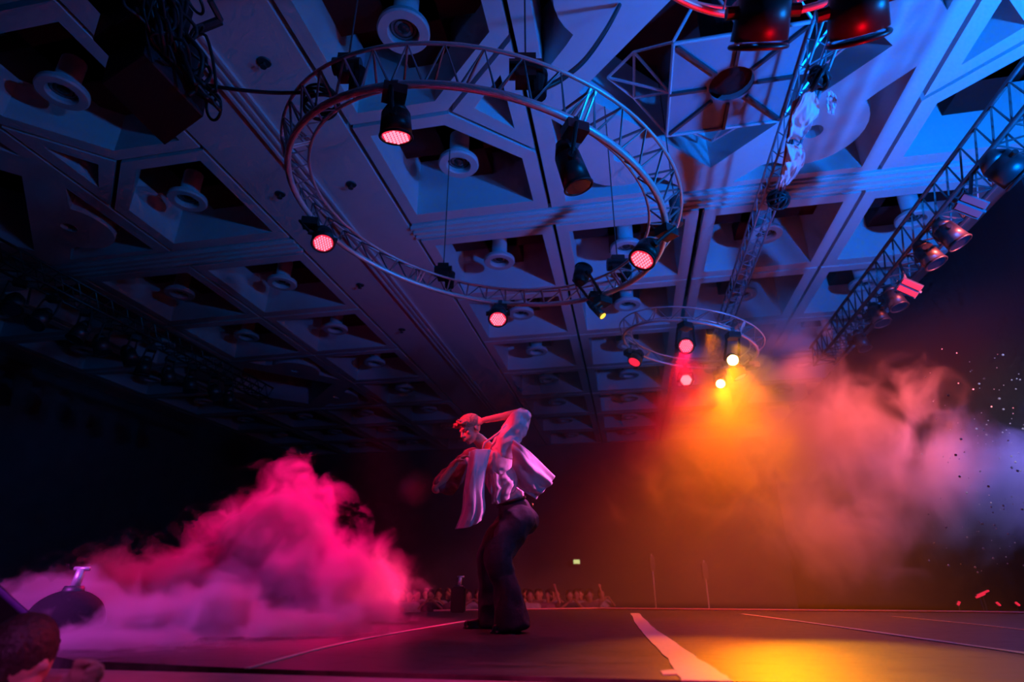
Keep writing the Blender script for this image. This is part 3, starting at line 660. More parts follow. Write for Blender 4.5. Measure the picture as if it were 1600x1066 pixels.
# plastic sheeting on the cable truss
def Z6(px, py, z=6.05): return atZ(px, py, z)
sheet('plastic_sheet', [[Z6(1256, 148), Z6(1268, 140), Z6(1277, 152)], [Z6(1240, 180), Z6(1262, 170), Z6(1282, 172)], [Z6(1236, 200), Z6(1255, 205), Z6(1272, 192)], [Z6(1230, 226), Z6(1245, 222), Z6(1256, 214)]], 'plastic_sheet', None, fold=.028, crumple=True, fs=2.3, seed=1, th=.006)
tag(bpy.data.objects['plastic_sheet'], 'upper crumpled pale plastic sheet wound on the cable truss', 'plastic sheet', 'plastic sheets on the cable truss')
o = sheet('plastic_sheet', [[Z6(1229, 226), Z6(1244, 228), Z6(1252, 226)], [Z6(1230, 245), Z6(1246, 245), Z6(1258, 240)], [Z6(1224, 270), Z6(1240, 268), Z6(1257, 258)], [Z6(1219, 298), Z6(1229, 294), Z6(1240, 285)]], 'plastic_sheet', None, fold=.028, crumple=True, fs=2.1, seed=4, th=.006)
tag(o, 'lower crumpled pale plastic sheet wound on the cable truss', 'plastic sheet', 'plastic sheets on the cable truss')
o = sheet('plastic_sheet', [[Z6(1293, 145), Z6(1300, 144), Z6(1307, 152)], [Z6(1292, 162), Z6(1300, 160), Z6(1308, 166)], [Z6(1293, 180), Z6(1299, 184), Z6(1305, 184)]], 'plastic_sheet', None, fold=.028, crumple=True, fs=1.6, seed=6, th=.006)
tag(o, 'small loose pale plastic flap right of the cable truss', 'plastic sheet', 'plastic sheets on the cable truss')
o = sheet('red_sheet', [[Z6(1238, 160, 6.15), Z6(1250, 150, 6.15)], [Z6(1228, 220, 6.15), Z6(1240, 215, 6.15)], [Z6(1216, 300, 6.15), Z6(1226, 300, 6.15)]], 'red_sheet', None, fold=.02, fs=1.3, seed=8)
tag(o, 'dark red cloth strip along the left side of the cable truss', 'cloth')
for px, py, r, lab in [(1280, 122, .16, 'round black cable bundle high on the cable truss'), (1216, 312, .17, 'round black cable bundle below the plastic sheets')]:
    bm = B(); cc = Z6(px, py, 6.1)
    for k in range(9):
        tl = Matrix.Rotation(random.uniform(-1.4, 1.4), 3, 'X') @ Matrix.Rotation(random.uniform(-1.4, 1.4), 3, 'Y'); rr = r * random.uniform(.6, 1)
        tube(bm, [cc + tl @ Vector((rr * math.cos(a * PI / 10), rr * math.sin(a * PI / 10), 0)) for a in range(20)], .022, 6, True)
    ell(bm, cc, (r * .7,) * 3); tag(obj('cable_bundle', bm, 'cable_rubber', smooth=True), lab, 'cable')
# ------------------------------------------------------------------ the dancer
def dancer():
    T_ = thing('person', (-.02, 4.85, 0), 'dancer in flying white open shirt and dark wide trousers, one arm over the head', 'person')
    K = 4.85
    def D(px, py, y=K): return atY(px, py, y)
    sh_n = D(793, 688, 4.72); sh_f = D(738, 716, 5.0); el_n = D(816, 645, 4.70); wr_n = D(756, 657, 4.74); el_f = D(682, 764, 4.80); wr_f = D(714, 722, 4.72)
    neck0 = D(765, 704, 4.84); neck1 = D(747, 686, 4.80); hc = D(735, 672, 4.78)
    pel = D(803, 800, 4.85); waist = D(796, 778, 4.85); chest = D(775, 728, 4.86)
    bm = B()
    # torso
    side = Vector((.35, -.85, 0)).normalized(); upv = (chest - pel).normalized(); fw = side.cross(upv).normalized(); Rt = Matrix((side, fw, upv)).transposed()
    ell(bm, pel, (.15, .11, .12), Rt); ell(bm, waist, (.13, .095, .13), Rt); ell(bm, chest, (.165, .11, .17), Rt); ell(bm, chest.lerp(neck0, .55), (.16, .09, .09), Rt)
    cap(bm, neck0, neck1, .062, .052)
    cap(bm, chest.lerp(sh_n, .45), sh_n, .075, .058); cap(bm, chest.lerp(sh_f, .45), sh_f, .075, .058)
    cap(bm, sh_n, el_n, .052, .04); cap(bm, el_n, wr_n, .04, .027); cap(bm, sh_f, el_f, .052, .04); cap(bm, el_f, wr_f, .041, .027)
    # head in its own frame: face turned to the left and down
    fwd = Vector((-.72, -.55, -.42)).normalized(); sd = fwd.cross(Vector((-.25, 0, 1))).normalized(); up = sd.cross(fwd).normalized()
    Rh = Matrix((sd, fwd, up)).transposed()
    def Hh(s, f, u): return hc + sd * s + fwd * f + up * u
    ell(bm, Hh(0, -.012, .03), (.074, .094, .092), Rh, 3); ell(bm, Hh(0, .035, -.045), (.055, .052, .062), Rh, 3); ell(bm, Hh(0, .058, -.093), (.026, .024, .02), Rh)
    ell(bm, Hh(0, .078, .022), (.05, .014, .012), Rh); cap(bm, Hh(0, .086, .008), Hh(0, .108, -.03), .0085, .0125); ell(bm, Hh(0, .092, -.056), (.023, .012, .006), Rh); ell(bm, Hh(0, .09, -.068), (.02, .012, .007), Rh)
    for s in (-1, 1):
        ell(bm, Hh(s * .043, .06, -.018), (.02, .018, .016), Rh); ell(bm, Hh(s * .076, -.01, -.012), (.009, .018, .03), Rh); ell(bm, Hh(s * .014, .098, -.034), (.008, .009, .007), Rh)
    # hands
    def hand(wr, d, palm_n, curl, spread=1):
        d = Vector(d).normalized(); n = Vector(palm_n); n = (n - d * n.dot(d)).normalized(); s = d.cross(n)
        Rp = Matrix((s, n, d)).transposed(); ell(bm, wr + d * .048, (.040, .016, .05), Rp); 
        for k, (o_, L) in enumerate(((-.029, .068), (-.010, .076), (.010, .072), (.028, .058))):
            p = wr + d * .085 + s * o_; a1 = curl * .6; a2 = curl * 1.4
            q = p + (d * math.cos(a1) + n * math.sin(a1) + s * o_ * 3 * spread) * L * .5; r_ = q + (d * math.cos(a2) + n * math.sin(a2)) * L * .45
            cap(bm, p - d * .02, q, .0095, .009, 8); cap(bm, q, r_, .009, .0078, 8)
        p = wr + d * .03 - s * .034; q = p + (d * .5 - s * .75 + n * .35).normalized() * .04; cap(bm, p, q, .012, .0105, 8); cap(bm, q, q + (d * .8 - s * .1 + n * .5).normalized() * .03, .0105, .009, 8)
    hand(wr_n, (hc + up * .03 - fwd * .05) - wr_n + Vector((0, -.06, 0)), (0, .9, -.3), .35)
    hand(wr_f, D(732, 708, 4.68) - wr_f, (.2, .2, -1), 1.0)
    # legs
    hn = D(812, 812, 4.76); hf = D(797, 812, 4.95); kn = D(777, 868, 4.62); kf = D(764, 866, 4.98); an = D(800, 972, 4.62); af = D(772, 966, 5.08)
    for a_, k_, f_ in ((hn, kn, an), (hf, kf, af)): cap(bm, a_, k_, .075, .05); cap(bm, k_, f_, .048, .035)
    body = organic('body', bm, 'skin', T_, .0065, 3)
    # eyes and lips
    for s in (-1, 1): b = B(); ell(b, Hh(s * .029, .0775, .004), (.013, .008, .006), Rh); obj('eye', b, 'eye', T_, True)
    b = B(); ell(b, Hh(0, .101, -.058), (.02, .006, .003), Rh); ell(b, Hh(0, .099, -.067), (.017, .007, .004), Rh); obj('lips', b, 'lips', T_, True)
    # hair
    b = B(); ell(b, Hh(0, -.02, .055), (.088, .102, .082), Rh, 3)
    for k in range(46):
        a = random.uniform(-1.3, 1.3); s_ = random.uniform(-.07, .07); f0 = random.uniform(-.06, .085)
        p = Hh(s_, f0, .10 - .5 * abs(s_)); q = p + fwd * random.uniform(.015, .05) + up * random.uniform(-.015, .02) + sd * random.uniform(-.015, .015); cap(b, p, q, .015, .006, 7)
    for k in range(14): s_ = random.uniform(-.06, .06); p = Hh(s_, .075, .085); cap(b, p, p + fwd * .03 + up * random.uniform(-.02, .015) + sd * s_ * .3, .014, .005, 7)
    organic('hair', b, 'hair', T_, .006, 1, .004, 60)
    # t-shirt
    b = B(); ell(b, waist + upv * .01, (.155, .115, .075), Rt, 3); ell(b, waist.lerp(chest, .5), (.168, .122, .14), Rt, 3); ell(b, chest, (.183, .127, .165), Rt, 3); ell(b, chest.lerp(neck0, .5), (.175, .1, .09), Rt, 3)
    cap(b, chest.lerp(sh_n, .5), sh_n.lerp(el_n, .25), .085, .07); cap(b, chest.lerp(sh_f, .5), sh_f.lerp(el_f, .25), .085, .07)
    ell(b, chest.lerp(waist, .4), (.175, .13, .2), Rt, 3); organic('tee_shirt', b, 'tee', T_, .01, 14, .009, 11, (1, 1, .8))
    # sleeves and flaps of the open overshirt
    b = B(); cap(b, sh_n + Vector((0, 0, .0)), sh_n.lerp(el_n, .75) + Vector((.02, 0, 0)), .09, .085); cap(b, sh_n.lerp(el_n, .3) + Vector((.05, 0, 0)), sh_n.lerp(el_n, .85) + Vector((.035, 0, -.01)), .06, .055); cap(b, chest.lerp(sh_n, .6), sh_n, .1, .09)
    sl = organic('sleeve', b, 'white_shirt', T_, .009, 3, .016, 8)
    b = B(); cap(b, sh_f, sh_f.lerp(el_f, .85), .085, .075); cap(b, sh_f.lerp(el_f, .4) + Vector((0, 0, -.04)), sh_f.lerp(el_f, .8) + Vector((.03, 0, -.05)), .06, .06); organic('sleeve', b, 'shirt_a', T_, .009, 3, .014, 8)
    sheet('shirt_flap', [[D(797, 682, 4.66), D(800, 700, 4.64), D(800, 730, 4.68), D(797, 752, 4.72)], [D(812, 694, 4.62), D(817, 712, 4.6), D(815, 742, 4.66), D(810, 762, 4.72)],
            [D(840, 718, 4.66), D(838, 735, 4.62), D(832, 760, 4.66), D(826, 772, 4.72)], [D(866, 744, 4.72), D(862, 756, 4.68), D(848, 769, 4.7), D(838, 780, 4.74)]], 'white_shirt', T_, fold=.012, fs=3.4, seed=2, nv=48, nu=48)
    sheet('shirt_flap', [[D(733, 706, 4.66), D(748, 702, 4.64), D(768, 703, 4.68)], [D(731, 728, 4.64), D(744, 730, 4.58), D(760, 734, 4.66)], [D(725, 760, 4.66), D(740, 762, 4.58), D(757, 766, 4.64)], [D(722, 795, 4.68), D(740, 796, 4.6), D(759, 794, 4.64)],
            [D(711, 827, 4.72), D(733, 824, 4.64), D(752, 814, 4.64)]], 'white_shirt', T_, fold=.012, fs=2.2, seed=5, nv=48, nu=48)
    sheet('shirt_panel', [[D(770, 735, 4.64), D(782, 742, 4.62), D(800, 730, 4.64)], [D(768, 765, 4.63), D(785, 762, 4.6), D(808, 750, 4.64)], [D(768, 788, 4.66), D(786, 784, 4.64), D(800, 770, 4.67)]], 'tee', T_, fold=.02, fs=2.6, seed=11, nv=40, nu=40)
    b = B(); tube(b, [D(791, 664, 4.66), D(780, 676, 4.66), D(768, 685, 4.68), D(757, 692, 4.70), D(754, 703, 4.7)], .009, 8); obj('collar', b, 'white_shirt', T_, True)
    # trousers
    b = B(); up2 = (waist - pel).normalized()
    ell(b, pel + up2 * .02, (.165, .125, .11), Rt, 3); ell(b, D(816, 812, 4.84), (.12, .13, .11), None, 3)
    cap(b, hn, kn, .118, .092); cap(b, hf, kf, .11, .088)
    cap(b, kn, D(788, 920, 4.60), .092, .09); cyl(b, D(786, 905, 4.60), Vector((D(799, 985, 4.58).x, 4.58, .02)), .09, .128, 24)
    cap(b, kf, D(768, 920, 5.02), .088, .085); cyl(b, D(767, 905, 5.02), Vector((D(773, 980, 5.06).x, 5.06, .03)), .085, .115, 24)
    organic('trousers', b, 'trousers', T_, .011, 4, .02, 4.5, (1, 1, .9))
    b = B(); c_ = waist + upv * -.035; tube(b, [c_ + Rt @ Vector((.143 * math.cos(a * PI / 20), .110 * math.sin(a * PI / 20), 0)) for a in range(40)], .014, 8, True); obj('belt', b, 'belt', T_, True)
    b = B(); ell(b, D(832, 789, 4.72), (.008, .006, .014)); obj('belt_charm', b, 'brass', T_, True)
    # shoes
    for hx, hy, tx, ty, lab in ((D(770, 978, 5.05).x, 5.08, D(730, 980, 5.0).x, 5.0, 1), (D(805, 990, 4.6).x, 4.62, D(775, 990, 4.5).x, 4.5, 0)):
        b = B(); h_ = Vector((hx, hy, .045)); t_ = Vector((tx, ty, .032)); cap(b, h_, t_, .042, .03); ell(b, h_ + Vector((0, 0, .03)), (.045, .045, .05)); box(b, (h_ + t_) / 2 + Vector((0, 0, -.033)), ((t_ - h_).length + .05, .085, .018), Matrix.Rotation(math.atan2(t_.y - h_.y, t_.x - h_.x), 3, 'Z'))
        organic('shoe', b, 'shoe', T_, .008, 3)
dancer()

# ------------------------------------------------------------------ crowd
def make_person(pose, shirt, hairm='dark_hair'):
    T_ = thing('person', (0, 0, 0), '', 'person', None)
    bm = B(); ell(bm, (0, 0, 1.58), (.078, .095, .115), None, 3); ell(bm, (0, -.09, 1.57), (.014, .02, .02)); cap(bm, (0, 0, 1.38), (0, 0, 1.5), .055); ell(bm, (0, -.04, 1.5), (.05, .05, .05))
    for s in (-1, 1): ell(bm, (s * .08, .01, 1.57), (.012, .02, .03))
    sh = [Vector((s * .19, 0, 1.36)) for s in (-1, 1)]
    arms = {'down': [((-.25, 0, 1.1), (-.22, -.1, .9)), ((.25, 0, 1.1), (.22, -.1, .9))], 'up': [((-.34, -.12, 1.4), (-.2, -.2, 1.62)), ((.34, -.12, 1.4), (.18, -.2, 1.64))],
            'phone': [((-.3, -.18, 1.28), (-.1, -.32, 1.45)), ((.3, -.18, 1.28), (.1, -.32, 1.45))], 'one': [((-.25, 0, 1.1), (-.22, -.1, .9)), ((.33, -.1, 1.45), (.27, -.15, 1.72))]}[pose]
    for p, (e_, w_) in zip(sh, arms):
        e_ = Vector(e_); w_ = Vector(w_); cap(bm, p, e_, .05, .04, 8); cap(bm, e_, w_, .038, .026, 8); d = (w_ - e_).normalized(); ell(bm, w_ + d * .05, (.035, .025, .05))
        for k in range(4): o_ = Vector(((k - 1.5) * .019, 0, 0)); cap(bm, w_ + d * .07 + o_, w_ + d * (.15 if 0 < k < 3 else .13) + o_ * 1.5, .009, .008, 6)
        cap(bm, w_ + d * .04, w_ + d * .07 + Vector((.045 if p.x < 0 else -.045, 0, 0)), .011, .009, 6)
    cap(bm, (-.12, 0, 1.3), (.12, 0, 1.3), .11); cap(bm, (0, 0, 1.25), (0, 0, .95), .14, .13)
    for s in (-1, 1): cap(bm, (s * .09, 0, .9), (s * .1, 0, .45), .085, .06, 8); cap(bm, (s * .1, 0, .45), (s * .1, 0, .06), .055, .045, 8); ell(bm, (s * .1, -.06, .04), (.045, .12, .04))
    organic('body', bm, 'skin', T_, .014, 2)
    bm = B(); cap(bm, (-.13, 0, 1.32), (.13, 0, 1.32), .125); cap(bm, (0, 0, 1.28), (0, 0, .95), .16, .155)
    for p, (e_, w_) in zip(sh, arms): cap(bm, p, p.lerp(Vector(e_), .6), .07, .06, 8)
    organic('shirt', bm, shirt, T_, .02, 2, .01, 8)
    bm = B(); cap(bm, (0, 0, .95), (0, 0, .9), .15)
    for s in (-1, 1): cap(bm, (s * .09, 0, .9), (s * .1, 0, .12), .095, .07, 8)
    organic('trousers', bm, 'trousers', T_, .025, 2)
    bm = B(); ell(bm, (0, .025, 1.63), (.09, .1, .1)); ell(bm, (0, .05, 1.55), (.085, .07, .1)); organic('hair', bm, hairm, T_, .012, 1, .006, 40)
    return T_
protos = [make_person(p, s) for p, s in (('down', 'shirt_a'), ('phone', 'shirt_b'), ('up', 'shirt_c'), ('one', 'shirt_d'), ('down', 'shirt_b'), ('phone', 'shirt_c'))]
used = set()
def place(i, px, Y, z, label, group, rz=0, py=None):
    T_ = protos[i] if i not in used else copy_tree(protos[i]); used.add(i)
    d = atY(px, 935, Y); T_.location = (d.x, Y, z); T_.rotation_euler = (0, 0, rz + math.atan2(-d.x, Y) * 1.0); tag(T_, label, 'person', group); return T_
rng = random.Random(3)
ordn = ['first', 'second', 'third', 'fourth', 'fifth', 'sixth', 'seventh', 'eighth', 'ninth', 'tenth', 'eleventh', 'twelfth', 'thirteenth']
k = 0
for row in range(3):
    Y = 15.0 + row * 1.7
    for px in range(586, 930, 30):
        x = px + rng.uniform(-6, 6) + row * 10
        if 752 < x < 812: continue
        lab = f'spectator {["in dark red", "in pale top, hands up filming", "in black, arms raised", "in maroon, one arm raised", "in pale top", "in black, hands up filming"][(0, 1, 4, 5, 0, 1, 4, 3, 5, 0, 4, 2)[k % 12]]}, {ordn[int((px - 586) / 30)]} from left, {["front", "middle", "back"][row]} crowd row'
        place((0, 1, 4, 5, 0, 1, 4, 3, 5, 0, 4, 2)[k % 12], x, Y + rng.uniform(-.5, .5), FZ, lab, 'spectators beyond the far stage edge', rng.uniform(-.5, .5)); k += 1
for px in range(20, 500, 60): place((0, 1, 4, 5)[k % 4], px + rng.uniform(-9, 9), 9.2 + rng.uniform(-.5, .8), FZ, ordn[(px - 20) // 60] + ' from left of the dim spectators behind the left smoke', 'spectators behind the left smoke', rng.uniform(-.4, .4)); k += 1
for px, py, w_, tl, lab in ((1536, 927, .2, .35, 'upper slanted red light bar glowing beyond the right stage edge'), (1532, 931, .15, .35, 'lower slanted red light bar glowing beyond the right stage edge'), (1498, 943, .06, .9, 'small red lamp beyond the right stage edge, left of the slanted bars'), (1560, 944, .06, -.8, 'small red lamp beyond the right stage edge, below the slanted bars'), (1590, 944, .06, -.8, 'small red lamp beyond the right stage edge, by the picture border')):
    P = atY(px, py, 9.6); Rm = Matrix.Rotation(-tl, 3, 'Y'); T_ = thing('light_bar', Vector((P.x, P.y, FZ)), lab, 'light', 'red lights beyond the right stage edge'); bm = B(); box(bm, P, (w_, .03, .022), Rm); obj('led_strip', bm, 'red_led', T_); bm = B(); box(bm, P + Vector((0, .03, -.005)), (w_ * 1.1, .03, .03), Rm); obj('housing', bm, 'black_plastic', T_); bm = B(); cyl(bm, (P.x, P.y + .03, FZ), (P.x, P.y + .03, P.z), .015, n=6); obj('stand', bm, 'black_plastic', T_)
# near fan with raised arms and camera
pf = place(2, 222, 6.7, FZ + .06, 'spectator with raised arms holding a camera, behind the low fog', None, -.2)
Pc = pf.location + Matrix.Rotation(pf.rotation_euler.z, 3, 'Z') @ Vector((0, -.27, 1.70)); cm = thing('photo_camera', Pc, 'black camera held up by the spectator behind the low fog', 'camera'); bm = B(); box(bm, Pc, (.13, .07, .09)); obj('camera_body', bm, 'black_plastic', cm); bm = B(); cyl(bm, Pc + Vector((0, 0, 0)), Pc + Vector((.03, -.12, .0)), .035, n=16); obj('camera_lens', bm, 'black_plastic', cm)
for px, py, lab in ((268, 885, 'raised hand of a spectator, taller of two behind the smoke'), (302, 893, 'raised hand of a spectator, shorter of two behind the smoke')):
    P = atY(px, py, 7.6); T_ = place(3, px - 8, 7.6, FZ - .0, lab.replace('raised hand of a', 'one-armed waving pose,'), None) if False else None

# stage machines
def machine(P, lab, dome=True, s=1.0):
    T_ = thing('effect_machine', P, lab, 'stage machine', 'effect machines at the stage rim'); bm = B()
    if dome:
        ell(bm, P + Vector((0, 0, .1 * s)), (.24 * s, .2 * s, .2 * s), None, 3); box(bm, P + Vector((0, 0, .03 * s)), (.42 * s, .34 * s, .12 * s)); organic('housing', bm, 'black_cloth', T_, .015, 3)
        z = .3 * s
    else:
        box(bm, P + Vector((0, 0, .16 * s)), (.2 * s, .2 * s, .34 * s)); bmesh.ops.bevel(bm, geom=bm.edges[:], offset=.02, segments=2, affect='EDGES'); obj('housing', bm, 'black_plastic', T_); z = .33 * s
    bm = B(); cyl(bm, P + Vector((0, 0, z - .04 * s)), P + Vector((0, 0, z + .02 * s)), .075 * s, .055 * s, 16); obj('neck_ring', bm, 'dark_metal', T_, True)
    bm = B(); cyl(bm, P + Vector((0, 0, z)), P + Vector((.015, 0, z + .12 * s)), .03 * s, .026 * s, 12); cyl(bm, P + Vector((-.03 * s, 0, z + .125 * s)), P + Vector((.07 * s, 0, z + .125 * s)), .014 * s, n=8); obj('nozzle', bm, 'aluminium', T_, True)
P = atY(106, 955, 3.75); P.z = .02; machine(P, 'black dome-shaped effect machine with a short nozzle, in the fog at left', True, .9)
P = atY(716, 950, 7.9); P.z = 0; machine(P, 'small black box-shaped effect machine left of the dancer legs', False, .9)
# lighting stands in the orange haze
for px, Y, h, lab in ((1108, 12.5, .78, 'thin lighting stand in the haze right of the dancer'), (1025, 13.5, .95, 'faint lighting stand in the haze near the dancer')):
    P = atY(px, 950, Y); P.z = FZ; T_ = thing('light_stand', P, lab, 'stand', 'stands in the orange haze'); bm = B(); cyl(bm, P, P + Vector((0, 0, STG + h)), .016, n=8); obj('pole', bm, 'aluminium', T_)
    bm = B(); box(bm, P + Vector((0, 0, STG + h - .2)), (.1, .1, .3)); obj('lamp_box', bm, 'dark_metal', T_)
    for k_ in range(3): bm = B(); a = k_ * 2.1; cyl(bm, P + Vector((0, 0, .7)), P + Vector((.5 * math.cos(a), .5 * math.sin(a), 0.01)), .018, n=6); obj('leg', bm, 'dark_metal', T_)

# ------------------------------------------------------------------ foreground spectator at the lower left
def foreground():
    T_ = thing('person', (-1.7, 2.1, FZ), 'near spectator at the lower left with dark hair, pink top and raised fist', 'person')
    bm = B(); hc = atY(34, 1030, 2.15); 
    ell(bm, hc, (.085, .1, .115), None, 3); ell(bm, hc + Vector((.075, -.01, -.02)), (.03, .02, .02)); ell(bm, hc + Vector((.03, -.01, -.07)), (.055, .055, .055)); cap(bm, hc + Vector((-.02, 0, -.12)), hc + Vector((-.03, 0, -.22)), .055)
    t0 = hc + Vector((.0, 0, -.25)); cap(bm, t0 + Vector((-.14, 0, 0)), t0 + Vector((.14, 0, 0)), .085); cap(bm, t0, t0 + Vector((0, 0, -.45)), .14, .13)
    el = hc + Vector((.13, -.05, -.32)); wr = atY(96, 1085, 1.95); cap(bm, t0 + Vector((.16, 0, 0)), el, .05, .045); cap(bm, el, wr, .042, .03)
    fist = atY(135, 1054, 1.9); ell(bm, fist, (.05, .035, .04))
    for k in range(4):
        p = fist + Vector((.028 - k * .004, -.02, .028 - k * .019)); cap(bm, p, p + Vector((.028, -.02, -.004)), .0105, .01, 8); cap(bm, p + Vector((.028, -.02, -.004)), p + Vector((.012, -.042, -.012)), .01, .009, 8)
    cap(bm, fist + Vector((-.02, -.02, .03)), fist + Vector((.02, -.04, .034)), .013, .011, 8); cap(bm, wr, fist, .032, .035)
    for s in (-1, 1): cap(bm, (t0.x + s * .08, t0.y, t0.z - .5), (t0.x + s * .1, t0.y, FZ + .06), .08, .05)
    organic('body', bm, 'skin', T_, .0055, 2)
    bm = B(); ell(bm, hc + Vector((-.008, -.005, .025)), (.096, .112, .115), None, 3); ell(bm, hc + Vector((-.035, -.03, -.05)), (.08, .095, .15), None, 3)
    for k in range(16): a = k * .4; p = hc + Vector((.085 * math.cos(a) - .02, .1 * math.sin(a), .02)); cap(bm, p, p + Vector((.01 * math.cos(a) - .01, .012 * math.sin(a), -.13)), .018, .008, 7) if math.cos(a) < .6 else None
    organic('hair', bm, 'dark_hair', T_, .008, 1, .003, 50)
    bm = B(); cap(bm, t0 + Vector((-.15, 0, 0)), t0 + Vector((.15, 0, 0)), .1); cap(bm, t0, t0 + Vector((0, 0, -.45)), .165, .16); cap(bm, t0 + Vector((.16, 0, 0)), el, .068, .062); organic('pink_top', bm, 'white_shirt', T_, .012, 3, .012, 9)
    # device held over the head
    a = atY(-60, 862, 2.3); b_ = atY(97, 1001, 2.3); d = (b_ - a); n = Vector((-d.z, 0, d.x)).normalized(); Rm = Matrix((d.normalized(), Vector((0, 1, 0)), n)).transposed(); mid = (a + b_) / 2 - n * .075
    Ph = thing('tablet', mid, 'dark tilted tablet with violet light painted on its rim, held up at the lower left', 'tablet')
    bm = B(); box(bm, mid, (d.length, .012, .15), Rm); bmesh.ops.bevel(bm, geom=bm.edges[:], offset=.004, segments=2, affect='EDGES'); obj('casing', bm, 'black_plastic', Ph)
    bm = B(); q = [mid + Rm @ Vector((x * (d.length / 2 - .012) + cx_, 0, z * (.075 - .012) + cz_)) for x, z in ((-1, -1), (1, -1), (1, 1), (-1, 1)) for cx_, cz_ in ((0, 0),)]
    tube(bm, [q[k].lerp(q[(k + 1) % 4], f_) for k in range(4) for f_ in (.03, .3, .7, .97)], .011, 10, True); obj('tinted_rim', bm, 'violet_light_tint', Ph, True)  # separate rim whose colour stands for violet light on the casing
    bm = B(); box(bm, mid - Vector((0, .007, 0)) - d.normalized() * .12, (.16, .003, .09), Rm); obj('screen', bm, 'phone_screen', Ph)
foreground()
light('violet_edge_beam', 'SPOT', (-.9, .5, 1.4), (-1.75, 2.1, .05), (.9, .1, .8), 60, .05, 36, .7)
light('red_edge_beam', 'SPOT', (1.2, 4.2, 2.4), (-1.75, 2.15, .05), (1, .01, .04), 260, .05, 16, .7)

# floating droplets at the right
bm = B(); rg = random.Random(5)
for k in range(150):
    px = 1440 + 165 * rg.random() ** .8; py = 545 + 350 * rg.random(); P = atY(px, py, rg.uniform(5.5, 8.0)); r = rg.choice((.005, .007, .009, .013))
    bmesh.ops.create_icosphere(bm, subdivisions=1, radius=r, matrix=Matrix.Translation(P))
tag(obj('glitter_droplets', bm, 'speck'), 'tiny pale droplets drifting in the air at the right', 'droplets', None, 'stuff')

# ------------------------------------------------------------------ smoke and haze
class G:
    def __init__(s, name):
        s.m = bpy.data.materials.new(name); s.m.use_nodes = True; s.nt = s.m.node_tree; s.nt.nodes.clear()
        s.pos = s.nt.nodes.new('ShaderNodeNewGeometry').outputs['Position']
    def n(s, t): return s.nt.nodes.new(t)
    def lk(s, a, b):
        if isinstance(a, (int, float)): b.default_value = a
        else: s.nt.links.new(a, b)
    def m_(s, op, a, b=0.0, c=0.0):
        n = s.n('ShaderNodeMath'); n.operation = op; s.lk(a, n.inputs[0]); s.lk(b, n.inputs[1]); s.lk(c, n.inputs[2]); return n.outputs[0]
    def noise(s, scale, detail, stretch=(1, 1, 1), off=(0, 0, 0), dist=0.0):
        mp = s.n('ShaderNodeMapping'); mp.inputs['Scale'].default_value = stretch; mp.inputs['Location'].default_value = off; s.lk(s.pos, mp.inputs[0])
        n = s.n('ShaderNodeTexNoise'); n.inputs['Scale'].default_value = scale; n.inputs['Detail'].default_value = detail; n.inputs['Distortion'].default_value = dist; n.inputs['Roughness'].default_value = .58; s.lk(mp.outputs[0], n.inputs['Vector']); return n.outputs['Fac']
    def blob(s, c, r):      # 1 at the centre, 0 at distance r
        mp = s.n('ShaderNodeMapping'); mp.vector_type = 'TEXTURE'; mp.inputs['Location'].default_value = c; mp.inputs['Scale'].default_value = r; s.lk(s.pos, mp.inputs[0])
        v = s.n('ShaderNodeVectorMath'); v.operation = 'LENGTH'; s.lk(mp.outputs[0], v.inputs[0]); return s.m_('SUBTRACT', 1.0, v.outputs['Value'])
    def maxof(s, L):
        r = L[0]
        for q in L[1:]: r = s.m_('SMOOTH_MAX', r, q, .25)
        return r
    def smooth(s, x, lo, hi):
        n = s.n('ShaderNodeMapRange'); n.interpolation_type = 'SMOOTHSTEP'; s.lk(x, n.inputs[0]); n.inputs[1].default_value = lo; n.inputs[2].default_value = hi; return n.outputs[0]
    def done(s, dens, col=(1, 1, 1), an=0.0):
        v = s.n('ShaderNodeVolumeScatter'); v.inputs['Color'].default_value = (*col, 1); v.inputs['Anisotropy'].default_value = an; s.lk(dens, v.inputs['Density'])
        o = s.n('ShaderNodeOutputMaterial'); s.nt.links.new(v.outputs[0], o.inputs['Volume']); M[s.m.name] = s.m
def vol(name, lo, hi, m, label, step=.25):
    bm = B(); c = (Vector(lo) + Vector(hi)) / 2; box(bm, c, Vector(hi) - Vector(lo)); o = obj(name, bm, m); tag(o, label, 'smoke', None, 'stuff'); M[m].cycles.volume_step_rate = step * 2; return o
g = G('pink_smoke')
bl = g.maxof([g.blob((-2.35, 6.1, .55), (.95, .9, .75)), g.blob((-2.25, 6.2, .95), (.6, .7, .6)), g.blob((-1.65, 6.0, .3), (.8, .8, .6)), g.blob((-3.2, 5.9, .25), (1.2, .9, .5)), g.blob((-1.35, 5.8, .1), (.55, .6, .3))])
nz = g.noise(3.0, 8, dist=.6); d = g.m_('ADD', bl, g.m_('MULTIPLY', g.m_('SUBTRACT', nz, .5), 2.2)); d = g.m_('MULTIPLY', g.smooth(d, .12, .8), 6.5)
g.done(d)
vol('smoke_cloud', (-4.6, 5.0, .01), (-.75, 7.3, 1.75), 'pink_smoke', 'billowing bright pink smoke cloud rising left of the dancer', .18)
g = G('low_fog')
bl = g.maxof([g.blob((-1.95, 4.2, .12), (.45, .4, .28)), g.blob((-2.5, 4.0, .08), (.9, .5, .24)), g.blob((-1.5, 4.3, .02), (.9, .5, .16)), g.blob((-3.0, 4.2, .15), (.6, .5, .3)), g.blob((-2.2, 3.5, .02), (.8, .45, .12))])
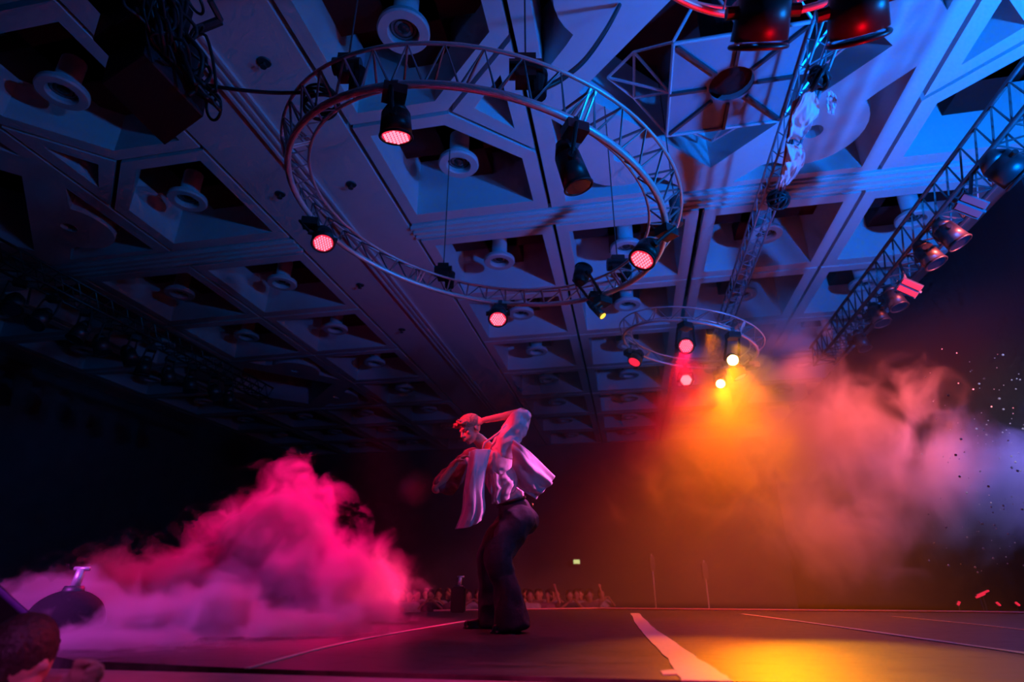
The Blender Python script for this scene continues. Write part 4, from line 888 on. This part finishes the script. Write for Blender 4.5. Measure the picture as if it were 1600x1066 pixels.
nz = g.noise(5.5, 7, dist=.6); d = g.m_('ADD', bl, g.m_('MULTIPLY', g.m_('SUBTRACT', nz, .5), 1.9)); d = g.m_('MULTIPLY', g.smooth(d, .15, .65), 9.0)
g.done(d)
vol('low_fog', (-4.2, 3.0, .01), (-.5, 4.9, .55), 'low_fog', 'low roll of violet fog creeping over the stage at left', .18)
g = G('hall_smoke')
bl = g.maxof([g.blob((4.6, 10, 4.2), (1.5, 1.8, 1.6)), g.blob((5.3, 10.2, 2.6), (2.1, 2.2, 1.9)), g.blob((5.5, 10, 1.2), (1.7, 2, 1.3)), g.blob((7.6, 10, 1.9), (2.2, 2, 1.4)), g.blob((3.4, 9.6, 2.6), (2.0, 2.2, 2.0))])
sx = g.n('ShaderNodeSeparateXYZ'); g.lk(g.pos, sx.inputs[0]); bs = g.m_('MULTIPLY', g.m_('MULTIPLY', g.smooth(sx.outputs[0], -2.0, 3.4), g.smooth(sx.outputs[0], 7.5, 4.0)), g.m_('MULTIPLY', g.smooth(sx.outputs[2], 4.3, 1.6), .11))
nz = g.noise(1.1, 10, (1, 1, .8), dist=.9); d = g.m_('ADD', bl, g.m_('MULTIPLY', g.m_('SUBTRACT', nz, .5), 3.2)); d = g.m_('ADD', g.m_('MULTIPLY', g.smooth(d, .22, 1.05), 1.0), bs)
g.done(d)
vol('haze_cloud', (-2.6, 5.6, .01), (9.7, 12.4, 5.4), 'hall_smoke', 'large orange, pink and violet smoke cloud filling the right of the hall', .22)
g = G('puff'); nz = g.noise(5, 5); bl = g.blob((-.9, 5.3, 1.34), (.2, .2, .2)); d = g.m_('MULTIPLY', g.smooth(g.m_('ADD', bl, g.m_('MULTIPLY', g.m_('SUBTRACT', nz, .5), .8)), .05, .9), 1.0); g.done(d)
pc = atY(652, 765, 5.3)
vol('smoke_puff', (pc.x - .22, 5.08, pc.z - .22), (pc.x + .22, 5.52, pc.z + .22), 'puff', 'small faint violet smoke puff left of the dancer elbow', .3)
for n_ in M['puff'].node_tree.nodes:
    if n_.bl_idname == 'ShaderNodeMapping' and n_.vector_type == 'TEXTURE': n_.inputs['Location'].default_value = pc
